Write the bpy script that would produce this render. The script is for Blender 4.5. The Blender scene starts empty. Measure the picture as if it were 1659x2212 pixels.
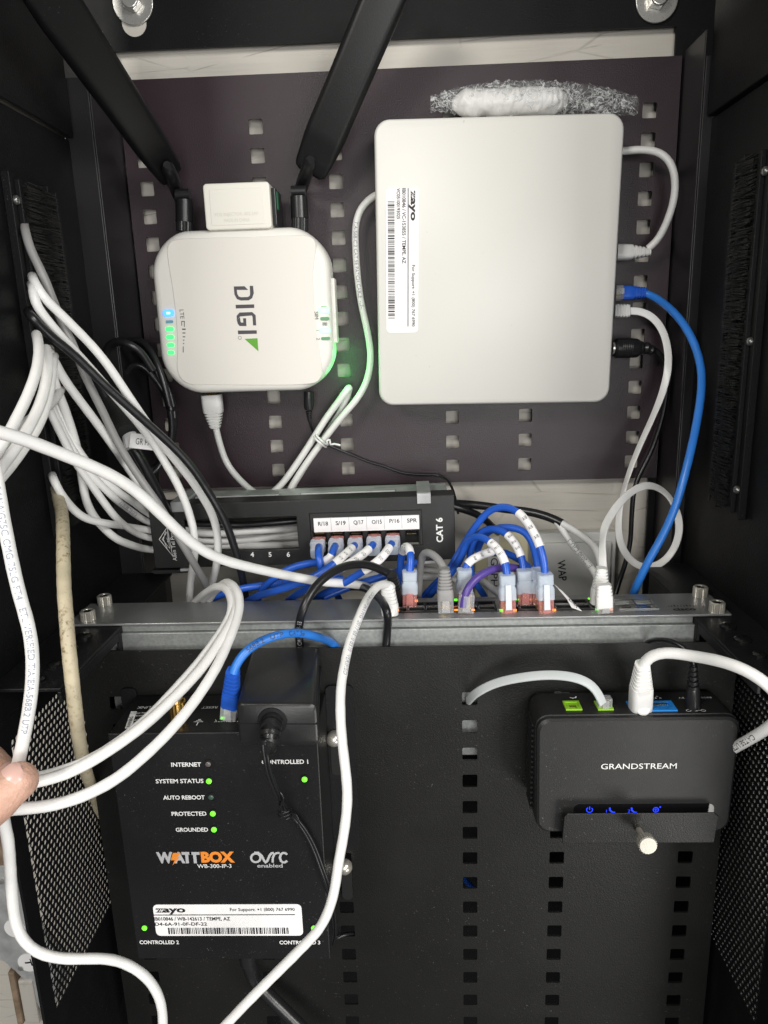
import bpy, bmesh, math, random
from mathutils import Vector as V, Matrix, noise
random.seed(7)
SC = bpy.context.scene
COL = SC.collection

# ------------------------------------------------------------------ camera
FPX, PIT, YAW, ROL = 1579.59, .24478, -.03814, .03094
CAM = V((0, -.69431, 1.4))
_cy, _sy, _cp, _sp, _c, _s = (math.cos(YAW), math.sin(YAW), math.cos(PIT), math.sin(PIT), math.cos(ROL), math.sin(ROL))
FW = V((_sy*_cp, _cy*_cp, -_sp))
_xr = V((_cy, -_sy, 0)); _ur = V((_sy*_sp, _cy*_sp, _cp))
RT = _c*_xr - _s*_ur
UP = _s*_xr + _c*_ur
cam = bpy.data.cameras.new('camera'); co = bpy.data.objects.new('camera', cam); COL.objects.link(co)
co.matrix_world = Matrix(((RT.x, UP.x, -FW.x, CAM.x), (RT.y, UP.y, -FW.y, CAM.y), (RT.z, UP.z, -FW.z, CAM.z), (0, 0, 0, 1)))
cam.sensor_fit = 'HORIZONTAL'; cam.sensor_width = 36; cam.lens = FPX/1659*36; cam.clip_start = .02; cam.clip_end = 60
SC.camera = co

# ------------------------------------------------------------------ light
w = bpy.data.worlds.new('World'); SC.world = w; w.use_nodes = True
bg = w.node_tree.nodes['Background']; bg.inputs[0].default_value = (.93, .97, 1, 1); bg.inputs[1].default_value = .07

def area(loc, target, sx, sy, e, col):
    l = bpy.data.lights.new('room_lamp', 'AREA'); l.shape = 'RECTANGLE'; l.size = sx; l.size_y = sy; l.energy = e; l.color = col
    o = bpy.data.objects.new('room_lamp', l); COL.objects.link(o); o.location = loc
    o.rotation_euler = (V(target)-V(loc)).to_track_quat('-Z', 'Y').to_euler()
    return o
area((-.95, -1.7, 2.2), (0, 0, 1.35), .5, .35, 19, (1, .965, .90))
area((1.2, -1.8, 2.15), (0, 0, 1.35), .8, .5, 26, (1, .98, .94))
area((.30, -2.25, 1.32), (0, 0, 1.25), 1.0, .8, 20, (1, .99, .97))

area((.95, -1.35, .25), (.15, 0, .98), .7, .45, 8, (1, .98, .93))

def led_lamp(loc, e, col, r=.004):
    l = bpy.data.lights.new('led_lamp', 'POINT'); l.energy = e; l.color = col; l.shadow_soft_size = r
    o = bpy.data.objects.new('led_lamp', l); COL.objects.link(o); o.location = loc
vs = SC.view_settings; vs.view_transform = 'Standard'; vs.look = 'None'; vs.exposure = .12; vs.gamma = 1; vs.use_curve_mapping = False
SC.cycles.max_bounces = 8; SC.cycles.transparent_max_bounces = 12; SC.cycles.use_denoising = True
SC.cycles.caustics_reflective = False; SC.cycles.caustics_refractive = False

# ------------------------------------------------------------------ pixel -> place
def ray(px, py): return FW + RT*((px-829.5)/FPX) + UP*((1106-py)/FPX)
def at(px, py, y):
    d = ray(px, py); return CAM + d*((y-CAM.y)/d.y)
def atz(px, py, z):
    d = ray(px, py); return CAM + d*((z-CAM.z)/d.z)
def atx(px, py, x):
    d = ray(px, py); return CAM + d*((x-CAM.x)/d.x)
def cp(px, py, d):
    """positive d: distance along the view axis; 0 > d > -.26: the plane y = d; below that: the plane x = d"""
    return CAM + ray(px, py)*d if d > 0 else at(px, py, d) if d > -.26 else atx(px, py, d)

# ------------------------------------------------------------------ materials
def mat(name, col, rough=.5, metal=0, spec=.5, var=0, vscale=20, bump=0, bscale=300, dust=0, dscale=260, dcol=(.35, .35, .34), alpha=1, emit=None, estr=0, coat=0, sss=0, spots=None):
    m = bpy.data.materials.new(name); m.use_nodes = True
    nt = m.node_tree; n = nt.nodes; L = nt.links; p = n['Principled BSDF']
    p.inputs['Base Color'].default_value = (*col, 1); p.inputs['Roughness'].default_value = rough; p.inputs['Metallic'].default_value = metal
    p.inputs['Specular IOR Level'].default_value = spec; p.inputs['Alpha'].default_value = alpha; p.inputs['Coat Weight'].default_value = coat
    if sss:
        p.inputs['Subsurface Weight'].default_value = sss; p.inputs['Subsurface Radius'].default_value = (.006, .002, .001); p.inputs['Subsurface Scale'].default_value = 1
    tc = n.new('ShaderNodeTexCoord')
    src = None
    def nz(scale, detail=3, rough_=.55):
        t = n.new('ShaderNodeTexNoise'); t.inputs['Scale'].default_value = scale; t.inputs['Detail'].default_value = detail; t.inputs['Roughness'].default_value = rough_
        L.new(tc.outputs['Object'], t.inputs['Vector']); return t
    def ramp(inp, a, b, ca=(0, 0, 0, 1), cb=(1, 1, 1, 1)):
        r = n.new('ShaderNodeValToRGB'); r.color_ramp.elements[0].position = a; r.color_ramp.elements[1].position = b
        r.color_ramp.elements[0].color = ca; r.color_ramp.elements[1].color = cb; L.new(inp, r.inputs[0]); return r
    if var:
        t = nz(vscale)
        lo = tuple(c*(1-var) for c in col); hi = tuple(min(1, c*(1+var)) for c in col)
        src = ramp(t.outputs['Fac'], .32, .68, (*lo, 1), (*hi, 1)).outputs[0]
        rr = n.new('ShaderNodeMapRange'); rr.inputs['To Min'].default_value = max(.05, rough-.08); rr.inputs['To Max'].default_value = min(1, rough+.08)
        L.new(nz(vscale*2.3).outputs['Fac'], rr.inputs['Value']); L.new(rr.outputs[0], p.inputs['Roughness'])
    if dust:
        a = ramp(nz(dscale*2.6, 2).outputs['Fac'], .70-.07*dust, .80-.07*dust)
        b = ramp(nz(dscale*.05, 4).outputs['Fac'], .42, .72)
        mu = n.new('ShaderNodeMath'); mu.operation = 'MULTIPLY'; L.new(a.outputs[0], mu.inputs[0]); L.new(b.outputs[0], mu.inputs[1])
        c2 = ramp(nz(dscale*.11, 6, .7).outputs['Fac'], .55, .85)
        m3 = n.new('ShaderNodeMath'); m3.operation = 'MULTIPLY_ADD'; L.new(c2.outputs[0], m3.inputs[0]); m3.inputs[1].default_value = .09*dust; L.new(mu.outputs[0], m3.inputs[2])
        m4 = n.new('ShaderNodeMath'); m4.operation = 'MULTIPLY'; L.new(m3.outputs[0], m4.inputs[0]); m4.inputs[1].default_value = .42; m4.use_clamp = True
        mx = n.new('ShaderNodeMix'); mx.data_type = 'RGBA'; L.new(m4.outputs[0], mx.inputs['Factor'])
        if src: L.new(src, mx.inputs['A'])
        else: mx.inputs['A'].default_value = (*col, 1)
        mx.inputs['B'].default_value = (*dcol, 1); src = mx.outputs['Result']
    if spots:
        scol, ssc, lo_, hi_ = spots
        a = ramp(nz(ssc, 5, .65).outputs['Fac'], lo_, hi_); b = ramp(nz(ssc*.09, 3).outputs['Fac'], .40, .58)
        mu = n.new('ShaderNodeMath'); mu.operation = 'MULTIPLY'; L.new(a.outputs[0], mu.inputs[0]); L.new(b.outputs[0], mu.inputs[1])
        mx = n.new('ShaderNodeMix'); mx.data_type = 'RGBA'; L.new(mu.outputs[0], mx.inputs['Factor'])
        if src: L.new(src, mx.inputs['A'])
        else: mx.inputs['A'].default_value = (*col, 1)
        mx.inputs['B'].default_value = (*scol, 1); src = mx.outputs['Result']
    if src: L.new(src, p.inputs['Base Color'])
    if bump:
        b = n.new('ShaderNodeBump'); b.inputs['Strength'].default_value = bump; b.inputs['Distance'].default_value = .0006
        L.new(nz(bscale, 2).outputs['Fac'], b.inputs['Height']); L.new(b.outputs[0], p.inputs['Normal'])
    if emit:
        p.inputs['Emission Color'].default_value = (*emit, 1); p.inputs['Emission Strength'].default_value = estr
    return m

def clear(name, col, a, rough=.12):
    m = mat(name, col, rough, spec=.6); p = m.node_tree.nodes['Principled BSDF']
    n = m.node_tree.nodes; L = m.node_tree.links
    lw = n.new('ShaderNodeLayerWeight'); lw.inputs[0].default_value = .35
    mr = n.new('ShaderNodeMapRange'); mr.inputs['To Min'].default_value = a; mr.inputs['To Max'].default_value = min(1, a+.5)
    L.new(lw.outputs['Facing'], mr.inputs['Value']); L.new(mr.outputs[0], p.inputs['Alpha'])
    return m

M = dict(
 powder=mat('black_powder_coat', (.0055, .0056, .0062), .5, spec=.16, var=.12, vscale=9, bump=.35, bscale=900, dust=.35, dscale=330),
 railp=mat('black_rail_coat', (.011, .010, .011), .34, spec=.5, bump=.2, bscale=900),
 plate=mat('pink_cast_black_powder_coat', (.0255, .0140, .0190), .40, spec=.42, var=.15, vscale=6, bump=.35, bscale=900, dust=.2, dscale=300),  # pink cast of the light put into the base colour
 lowplate=mat('dusty_black_powder_coat', (.0085, .0084, .0080), .42, spec=.38, var=.15, vscale=8, bump=.3, bscale=900, dust=.3, dscale=210, dcol=(.3, .3, .29)),
 rail=mat('very_dusty_black_steel', (.008, .008, .009), .45, spec=.3, bump=.4, bscale=700, dust=1.1, dscale=420, dcol=(.28, .28, .28)),
 blackbox=mat('black_painted_steel', (.0095, .0095, .010), .38, spec=.4, bump=.25, bscale=1000, dust=.4, dscale=230),
 bplastic=mat('black_plastic', (.011, .011, .0115), .36, spec=.4, bump=.2, bscale=1300, dust=.75, dscale=240, dcol=(.32, .32, .32)),
 satin=mat('satin_black_plastic', (.017, .017, .0175), .30, spec=.5, bump=.15, bscale=1400, dust=.35, dscale=240, dcol=(.32, .32, .32)),
 antenna=mat('antenna_black_plastic', (.006, .006, .0065), .42, spec=.32, bump=.15, bscale=1300, dust=.12, dscale=260),
 bplastic2=mat('dark_grey_plastic', (.0165, .0162, .0165), .42, spec=.4, var=.1, vscale=12, bump=.2, bscale=1500, dust=.5, dscale=180, dcol=(.3, .3, .29)),
 bsmooth=mat('black_smooth_plastic', (.012, .012, .013), .28),
 brubber=mat('black_rubber', (.013, .013, .014), .32, bump=.15, bscale=400),
 brush=mat('black_bristle', (.008, .008, .008), .7),
 white=mat('warm_white_plastic', (.70, .69, .65), .42, var=.02, vscale=5, bump=.16, bscale=1400, dust=.05, dscale=120, dcol=(.5, .48, .44), spots=((.50, .46, .38), 120, .70, .78)),
 white2=mat('router_white_plastic', (.72, .705, .66), .45, bump=.12, bscale=1600, var=.015, vscale=9),
 inlay=mat('router_warm_inlay', (.69, .66, .61), .48, bump=.12, bscale=1600),
 cream=mat('cream_white_plastic', (.72, .70, .63), .42, bump=.1, bscale=900),
 paper=mat('label_paper', (.84, .83, .83), .6, var=.02, vscale=60),
 ink=mat('black_ink', (.012, .011, .016), .6),
 jink=mat('jacket_print', (.30, .33, .40), .6),
 gink=mat('grey_ink', (.16, .17, .2), .6),
 dgrey=mat('dark_grey_ink', (.055, .05, .06), .55),
 wink=mat('white_ink', (.78, .78, .77), .6),
 greylogo=mat('light_grey_ink', (.46, .47, .48), .55),
 orange=mat('orange_ink', (.85, .27, .03), .55),
 green=mat('green_ink', (.10, .33, .02), .5),
 emboss=mat('letter_shade_cream', (.62, .60, .53), .5),  # shade of the raised letters put into a darker flat colour
 cw=mat('white_pvc', (.80, .795, .78), .38, var=.03, vscale=70, bump=.25, bscale=160),
 cwd=mat('off_white_pvc', (.66, .655, .64), .42, var=.05, vscale=60, bump=.3, bscale=170),
 cgw=mat('grey_white_pvc', (.68, .675, .66), .45, var=.05, vscale=50, bump=.25, bscale=160),
 cg=mat('grey_pvc', (.27, .265, .262), .45, var=.05, vscale=60, bump=.25, bscale=160),
 cflat=mat('pale_grey_flat_pvc', (.50, .53, .53), .42),
 cb=mat('blue_pvc', (.018, .10, .52), .34, var=.08, vscale=60, bump=.2, bscale=160),
 cb2=mat('bright_blue_pvc', (.03, .20, .68), .34, var=.06, vscale=60, bump=.2, bscale=160),
 cp=mat('purple_pvc', (.085, .05, .27), .36, bump=.2, bscale=160),
 ck=mat('black_pvc', (.012, .012, .0135), .33, bump=.25, bscale=160),
 cy=mat('yellowed_pvc', (.50, .44, .31), .5, var=.14, vscale=45, bump=.3, bscale=200, spots=((.17, .10, .035), 330, .52, .66)),
 frost=clear('frosted_boot', (.64, .72, .82), .55, .4),
 latch=clear('frosted_latch', (.80, .86, .92), .75, .35),
 redclear=clear('red_clear_plug', (.88, .38, .35), .34),
 clearp=clear('clear_plug', (.75, .76, .78), .22),
 film=None,
 alu=mat('grey_painted_metal', (.30, .305, .305), .36, metal=.55, var=.04, vscale=30, bump=.15, bscale=1200, dust=.35, dscale=160, dcol=(.75, .75, .75)),
 chassis=mat('grey_galvanised_metal', (.305, .32, .312), .45, metal=.5, var=.14, vscale=420, bump=.1, bscale=500),
 steel=mat('bright_steel', (.62, .61, .58), .3, metal=.8, var=.03, vscale=400),
 dscrew=mat('dull_screw', (.20, .20, .195), .32, metal=.8),
 nickel=mat('nickel', (.62, .59, .52), .28, metal=.65),
 zinc=mat('zinc_plate', (.46, .47, .47), .42, metal=.3, var=.25, vscale=40),
 brass=mat('brass', (.55, .34, .10), .32, metal=1),
 blkmetal=mat('black_oxide_screw', (.04, .04, .04), .25, metal=.8),
 gold=mat('gold_contact', (.75, .50, .14), .3, metal=1),
 silverm=mat('silver_shield', (.62, .62, .60), .22, metal=1),
 lime=mat('lime_port', (.30, .60, .03), .45),
 pblue=mat('blue_port', (.02, .24, .70), .45),
 hole=mat('port_dark', (.006, .006, .006), .6),
 beige=mat('beige_plastic', (.66, .60, .40), .5, bump=.1, bscale=800),
 wbox=mat('pale_box_plastic', (.66, .66, .63), .5, bump=.1, bscale=800),
 skin=mat('skin', (.60, .36, .27), .5, var=.16, vscale=120, bump=.9, bscale=520, sss=.12),
 nail=mat('nail', (.66, .42, .36), .3),
 wood=mat('rough_wood', (.25, .18, .12), .8, var=.35, vscale=60, bump=.6, bscale=120),
 velcro=mat('black_velcro', (.018, .018, .018), .85, bump=1, bscale=900),
 ledg=mat('green_led', (.1, .6, .05), .4, emit=(.16, 1, .02), estr=1.4),
 ledg2=mat('bright_green_led', (.1, .6, .1), .4, emit=(.03, 1, .22), estr=1.15),
 ledw=mat('white_green_led', (.5, .9, .6), .4, emit=(.06, 1, .26), estr=2.0),
 ledb=mat('blue_led', (.1, .3, .9), .4, emit=(.04, .20, 1), estr=2.2),
 ledcore=mat('led_core', (.7, .9, .8), .4, emit=(.75, 1, .9), estr=1.6),
 ledcoreb=mat('blue_led_core', (.6, .8, .9), .4, emit=(.45, .85, 1), estr=1.6),
 ledbi=mat('blue_icon_led', (.02, .05, .9), .4, emit=(.015, .05, 1), estr=1.3),
 ledo=mat('orange_led', (.9, .3, .05), .4, emit=(1, .25, .03), estr=1.6),
 leddim=mat('unlit_green_lens', (.10, .28, .14), .35),
 ledteal=mat('unlit_teal_lens', (.12, .33, .42), .35),
 ledoff=mat('unlit_lens', (.12, .10, .10), .3),
 ledoff2=mat('unlit_green_dark_lens', (.05, .09, .07), .3),
 gloss=mat('black_glossy_strip', (.006, .006, .007), .12),
 pcb=mat('green_pcb', (.02, .16, .07), .5),
)

def wall_mat():
    m = bpy.data.materials.new('painted_strand_board'); m.use_nodes = True
    n = m.node_tree.nodes; L = m.node_tree.links; p = n['Principled BSDF']
    p.inputs['Roughness'].default_value = .6
    tc = n.new('ShaderNodeTexCoord')
    def vec(rot, sx, sz, off=0):
        mp = n.new('ShaderNodeMapping'); mp.inputs['Rotation'].default_value = (0, rot, 0); mp.inputs['Scale'].default_value = (sx, 1, sz); mp.inputs['Location'].default_value = (off, off*.7, off*.3)
        L.new(tc.outputs['Object'], mp.inputs[0]); return mp.outputs[0]
    def noise_(v, sc, det=3, dist=0.0):
        t = n.new('ShaderNodeTexNoise'); t.inputs['Scale'].default_value = sc; t.inputs['Detail'].default_value = det; t.inputs['Distortion'].default_value = dist; L.new(v, t.inputs['Vector']); return t.outputs['Fac']
    def ramp(v, a, b, c0=0.0, c1=1.0):
        r = n.new('ShaderNodeValToRGB'); r.color_ramp.elements[0].position = a; r.color_ramp.elements[1].position = b
        r.color_ramp.elements[0].color = (c0, c0, c0, 1); r.color_ramp.elements[1].color = (c1, c1, c1, 1); L.new(v, r.inputs[0]); return r.outputs[0]
    def op(o_, a, b):
        t = n.new('ShaderNodeMath'); t.operation = o_
        for k, q in enumerate((a, b)):
            if isinstance(q, (int, float)): t.inputs[k].default_value = q
            else: L.new(q, t.inputs[k])
        return t.outputs[0]
    lines = None; grain = None
    for k, (rot, sc) in enumerate(((.65, 7), (-.5, 9), (1.25, 8))):
        v = vec(rot, .55, 3.0, k*3.1)
        vo = n.new('ShaderNodeTexVoronoi'); vo.feature = 'DISTANCE_TO_EDGE'; vo.inputs['Scale'].default_value = sc; L.new(v, vo.inputs['Vector'])
        e = ramp(vo.outputs['Distance'], 0, .012, 1, 0)
        msk = ramp(noise_(vec(0, 1, 1, 5+k*2), 11, 3), .53, .60)
        e = op('MULTIPLY', e, msk); lines = e if lines is None else op('MAXIMUM', lines, e)
        g = op('MULTIPLY', ramp(noise_(vec(rot, 4, 90, k), 4, 3), .42, .75), ramp(noise_(vec(0, 1, 1, 9+k*4), 9, 2), .45, .6)); grain = g if grain is None else op('ADD', grain, g)
    blot = ramp(noise_(vec(0, 1, 1, 2), 34, 6, 1.2), .66, .74)
    dark = op('ADD', op('MULTIPLY', lines, .42), op('ADD', op('MULTIPLY', grain, .10), op('MULTIPLY', blot, .25)))
    mx = n.new('ShaderNodeMix'); mx.data_type = 'RGBA'; mx.inputs['A'].default_value = (.53, .50, .45, 1); mx.inputs['B'].default_value = (.20, .18, .15, 1)
    c_ = n.new('ShaderNodeMath'); c_.operation = 'MULTIPLY'; c_.use_clamp = True; c_.inputs[1].default_value = 1; L.new(dark, c_.inputs[0]); L.new(c_.outputs[0], mx.inputs['Factor'])
    L.new(mx.outputs['Result'], p.inputs['Base Color'])
    b = n.new('ShaderNodeBump'); b.inputs['Strength'].default_value = .5; b.inputs['Distance'].default_value = .0015; b.invert = True
    L.new(op('ADD', dark, op('MULTIPLY', noise_(tc.outputs['Object'], 160, 4), .25)), b.inputs['Height']); L.new(b.outputs[0], p.inputs['Normal'])
    return m
M['wall'] = wall_mat()

def film_mat():
    m = bpy.data.materials.new('bubble_film'); m.use_nodes = True
    n = m.node_tree.nodes; L = m.node_tree.links; p = n['Principled BSDF']
    p.inputs['Base Color'].default_value = (.8, .82, .82, 1); p.inputs['Roughness'].default_value = .18
    tc = n.new('ShaderNodeTexCoord'); t = n.new('ShaderNodeTexNoise'); t.inputs['Scale'].default_value = 75; t.inputs['Detail'].default_value = 5; t.inputs['Distortion'].default_value = 3.5
    L.new(tc.outputs['Object'], t.inputs['Vector'])
    def ridge(sc, wd, off):
        q = n.new('ShaderNodeTexNoise'); q.inputs['Scale'].default_value = sc; q.inputs['Detail'].default_value = 2; q.inputs['Distortion'].default_value = 1.2
        mp = n.new('ShaderNodeMapping'); mp.inputs['Location'].default_value = (off, off, off); L.new(tc.outputs['Object'], mp.inputs[0]); L.new(mp.outputs[0], q.inputs['Vector'])
        a = n.new('ShaderNodeMath'); a.operation = 'SUBTRACT'; L.new(q.outputs['Fac'], a.inputs[0]); a.inputs[1].default_value = .5
        c = n.new('ShaderNodeMath'); c.operation = 'ABSOLUTE'; L.new(a.outputs[0], c.inputs[0])
        m_ = n.new('ShaderNodeMapRange'); m_.inputs['From Min'].default_value = 0; m_.inputs['From Max'].default_value = wd; m_.inputs['To Min'].default_value = 1; m_.inputs['To Max'].default_value = 0; L.new(c.outputs[0], m_.inputs['Value']); return m_.outputs[0]
    mxx = n.new('ShaderNodeMath'); mxx.operation = 'MAXIMUM'; L.new(ridge(46, .020, 0), mxx.inputs[0]); L.new(ridge(80, .028, 3), mxx.inputs[1])
    sc_ = n.new('ShaderNodeMath'); sc_.operation = 'MULTIPLY_ADD'; L.new(mxx.outputs[0], sc_.inputs[0]); sc_.inputs[1].default_value = .62; sc_.inputs[2].default_value = .035; L.new(sc_.outputs[0], p.inputs['Alpha'])
    b = n.new('ShaderNodeBump'); b.inputs['Distance'].default_value = .003; L.new(t.outputs['Fac'], b.inputs['Height']); L.new(b.outputs[0], p.inputs['Normal'])
    return m
M['film'] = film_mat()

# ------------------------------------------------------------------ mesh helpers
class Fr:
    def __init__(s, O, ux=(1, 0, 0), uy=(0, 0, 1), un=None):
        s.O = V(O); s.x = V(ux).normalized(); y = V(uy); y = y - s.x*y.dot(s.x); s.y = y.normalized()
        s.n = V(un) if un else s.x.cross(s.y)
    def p(s, u, v, w=0): return s.O + s.x*u + s.y*v + s.n*w
    def uv(s, P): d = V(P)-s.O; return d.dot(s.x), d.dot(s.y)
WORLD = Fr((0, 0, 0), (1, 0, 0), (0, 1, 0))
def front(P): return Fr(P, (1, 0, 0), (0, 0, 1))          # local x right, y up, n toward the viewer (-Y)

class MB:
    def __init__(s): s.v = []; s.f = []
    def add(s, vs, fs):
        o = len(s.v); s.v += [V(q) for q in vs]; s.f += [tuple(i+o for i in f) for f in fs]; return s
    def box(s, a, b, fr=WORLD):
        q = [fr.p(x, y, z) for z in (a[2], b[2]) for y in (a[1], b[1]) for x in (a[0], b[0])]
        return s.add(q, [(0, 2, 3, 1), (4, 5, 7, 6), (0, 1, 5, 4), (2, 6, 7, 3), (0, 4, 6, 2), (1, 3, 7, 5)])
    def prism(s, pts, w0, w1, fr=WORLD):
        n = len(pts); q = [fr.p(x, y, w0) for x, y in pts]+[fr.p(x, y, w1) for x, y in pts]
        return s.add(q, [tuple(range(n-1, -1, -1)), tuple(range(n, 2*n))]+[(i, (i+1) % n, n+(i+1) % n, n+i) for i in range(n)])
    def flat(s, pts, w, fr): return s.add([fr.p(x, y, w) for x, y in pts], [tuple(range(len(pts)))])
    def layers(s, rings):
        n = len(rings[0]); q = [p for r in rings for p in r]
        fs = [(k*n+i, k*n+(i+1) % n, (k+1)*n+(i+1) % n, (k+1)*n+i) for k in range(len(rings)-1) for i in range(n)]
        fs += [tuple(range(n-1, -1, -1)), tuple(range((len(rings)-1)*n, len(rings)*n))]
        return s.add(q, fs)
    def cyl(s, A, B, r0, r1=None, n=20, knurl=0):
        A = V(A); B = V(B); r1 = r0 if r1 is None else r1
        d = (B-A).normalized(); a = d.orthogonal().normalized(); b = d.cross(a)
        def ring(c, r): return [c + (a*math.cos(t)+b*math.sin(t))*(r*(1-(knurl if i % 2 else 0))) for i, t in enumerate([2*math.pi*i/n for i in range(n)])]
        return s.layers([ring(A, r0), ring(B, r1)])
    def lathe(s, O, d, prof, n=20):
        O = V(O); d = V(d).normalized(); a = d.orthogonal().normalized(); b = d.cross(a)
        return s.layers([[O + d*h + (a*math.cos(2*math.pi*i/n)+b*math.sin(2*math.pi*i/n))*r for i in range(n)] for h, r in prof])
    def build(s, name, m, parent=None, smooth=None, bevel=0, seg=2):
        me = bpy.data.meshes.new(name); me.from_pydata(s.v, [], s.f); me.update()
        bm = bmesh.new(); bm.from_mesh(me); bmesh.ops.recalc_face_normals(bm, faces=bm.faces); bm.to_mesh(me); bm.free()
        o = bpy.data.objects.new(name, me); COL.objects.link(o); me.materials.append(M[m] if isinstance(m, str) else m)
        if smooth:
            for p in me.polygons: p.use_smooth = True
            me.set_sharp_from_angle(angle=math.radians(smooth))
        if bevel:
            b = o.modifiers.new('bevel', 'BEVEL'); b.width = bevel; b.segments = seg; b.limit_method = 'ANGLE'; b.angle_limit = math.radians(40); b.harden_normals = False
        if parent: o.parent = parent
        return o

def tag(o, label=None, cat=None, group=None, kind=None):
    if label: o['label'] = label
    if cat: o['category'] = cat
    if group: o['group'] = group
    if kind: o['kind'] = kind
    return o
def thing(name, label, cat, group=None):
    o = bpy.data.objects.new(name, None); COL.objects.link(o); o.empty_display_size = .02
    return tag(o, label, cat, group)

def rrect(w_, h_, r, n=6, cx=0, cy=0):
    out = []
    for k, (sx, sy) in enumerate(((1, 1), (-1, 1), (-1, -1), (1, -1))):
        for i in range(n+1):
            t = math.pi/2*k + math.pi/2*i/n
            out.append((cx+sx*(w_/2-r)+r*math.cos(t), cy+sy*(h_/2-r)+r*math.sin(t)))
    return out
def disc(cx, cy, r, n=20): return [(cx+r*math.cos(2*math.pi*i/n), cy+r*math.sin(2*math.pi*i/n)) for i in range(n)]

def spline(pts, step=.004, closed=False):
    P = [V(p) for p in pts]; n = len(P); out = []
    for i in range(n if closed else n-1):
        if closed: p0, p1, p2, p3 = P[i-1], P[i], P[(i+1) % n], P[(i+2) % n]
        else:
            p1, p2 = P[i], P[i+1]; p0 = P[i-1] if i else p1*2-p2; p3 = P[i+2] if i+2 < n else p2*2-p1
        def g(a, b): return max((a-b).length, 1e-6)**.5
        t0 = 0; t1 = t0+g(p0, p1); t2 = t1+g(p1, p2); t3 = t2+g(p2, p3)
        k = max(2, int((p2-p1).length/step))
        for j in range(k):
            t = t1+(t2-t1)*j/k
            A1 = p0*((t1-t)/(t1-t0))+p1*((t-t0)/(t1-t0)); A2 = p1*((t2-t)/(t2-t1))+p2*((t-t1)/(t2-t1)); A3 = p2*((t3-t)/(t3-t2))+p3*((t-t2)/(t3-t2))
            B1 = A1*((t2-t)/(t2-t0))+A2*((t-t0)/(t2-t0)); B2 = A2*((t3-t)/(t3-t1))+A3*((t-t1)/(t3-t1))
            out.append(B1*((t2-t)/(t2-t1))+B2*((t-t1)/(t2-t1)))
    if not closed: out.append(P[-1])
    return out

def smooth_pts(pts, it=6):
    for _ in range(it):
        q = [p.copy() for p in pts]
        for i in range(1, len(pts)-1): q[i] = pts[i]*.5+(pts[i-1]+pts[i+1])*.25
        pts = q
    return pts

def frames(path, up0=None):
    T = []
    for i in range(len(path)):
        a = path[max(0, i-1)]; b = path[min(len(path)-1, i+1)]; T.append((b-a).normalized())
    n = up0 if up0 else T[0].orthogonal()
    N = []
    for t in T:
        n = n - t*n.dot(t)
        n = n.normalized() if n.length > 1e-6 else t.orthogonal().normalized()
        N.append(n)
    return T, N

def tube(mb, path, r, n=12, ends=True, wob=0):
    T, N = frames(path); rings = []
    for i, p in enumerate(path):
        b = T[i].cross(N[i]); rr = r[i] if isinstance(r, (list, tuple)) else r
        if wob: rr *= 1+wob*math.sin(i*1.9)+wob*noise.noise(p*300)
        rings.append([p + (N[i]*math.cos(2*math.pi*k/n)+b*math.sin(2*math.pi*k/n))*rr for k in range(n)])
    return mb.layers(rings)

def ribbon(mb, path, w_, t_, normals):
    """flat cable: normals = list of (path fraction, broad-face normal)"""
    T, _ = frames(path); rings = []; n = len(path)
    for i, p in enumerate(path):
        f = i/(n-1)
        for k in range(len(normals)-1):
            if normals[k][0] <= f <= normals[k+1][0]:
                a = (f-normals[k][0])/(normals[k+1][0]-normals[k][0]); a = a*a*(3-2*a); nn = V(normals[k][1]).lerp(V(normals[k+1][1]), a)
        nn = nn-T[i]*nn.dot(T[i]); nn.normalize(); s = T[i].cross(nn)
        rings.append([p+s*x+nn*y for x, y in rrect(w_, t_, t_*.45, 3)])
    return mb.layers(rings)

_tc = {}
def text2d(s, bold=0.0):
    if (s, bold) in _tc: return _tc[(s, bold)]
    c = bpy.data.curves.new('t', 'FONT'); c.body = s; c.size = 1; c.offset = bold; c.resolution_u = 3
    o = bpy.data.objects.new('t', c); COL.objects.link(o); dg = bpy.context.evaluated_depsgraph_get(); dg.update()
    me = bpy.data.meshes.new_from_object(o.evaluated_get(dg))
    vs_ = [(v.co.x, v.co.y) for v in me.vertices]; fs = [tuple(p.vertices) for p in me.polygons]
    bpy.data.objects.remove(o); bpy.data.curves.remove(c); bpy.data.meshes.remove(me)
    x0 = min(v[0] for v in vs_); x1 = max(v[0] for v in vs_); y0 = min(v[1] for v in vs_); y1 = max(v[1] for v in vs_)
    _tc[(s, bold)] = (vs_, fs, x0, x1, y0, y1); return _tc[(s, bold)]
def text(mb, s, fr, u, v, h, width=None, w=.0003, bold=0.0, anchor='l', full=False, shear=0):
    """h: cap height; width: total width; (u, v) baseline"""
    vs_, fs, x0, x1, y0, y1 = text2d(s, bold)
    k = h/(.69) if not full else h/(y1-y0); kx = width/(x1-x0) if width else k
    W = (x1-x0)*kx; off = {'l': 0, 'r': -W, 'c': -W/2}[anchor]
    mb.add([fr.p(u+off+(x-x0)*kx+shear*y*k, v+y*k, w) for x, y in vs_], fs); return W
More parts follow.
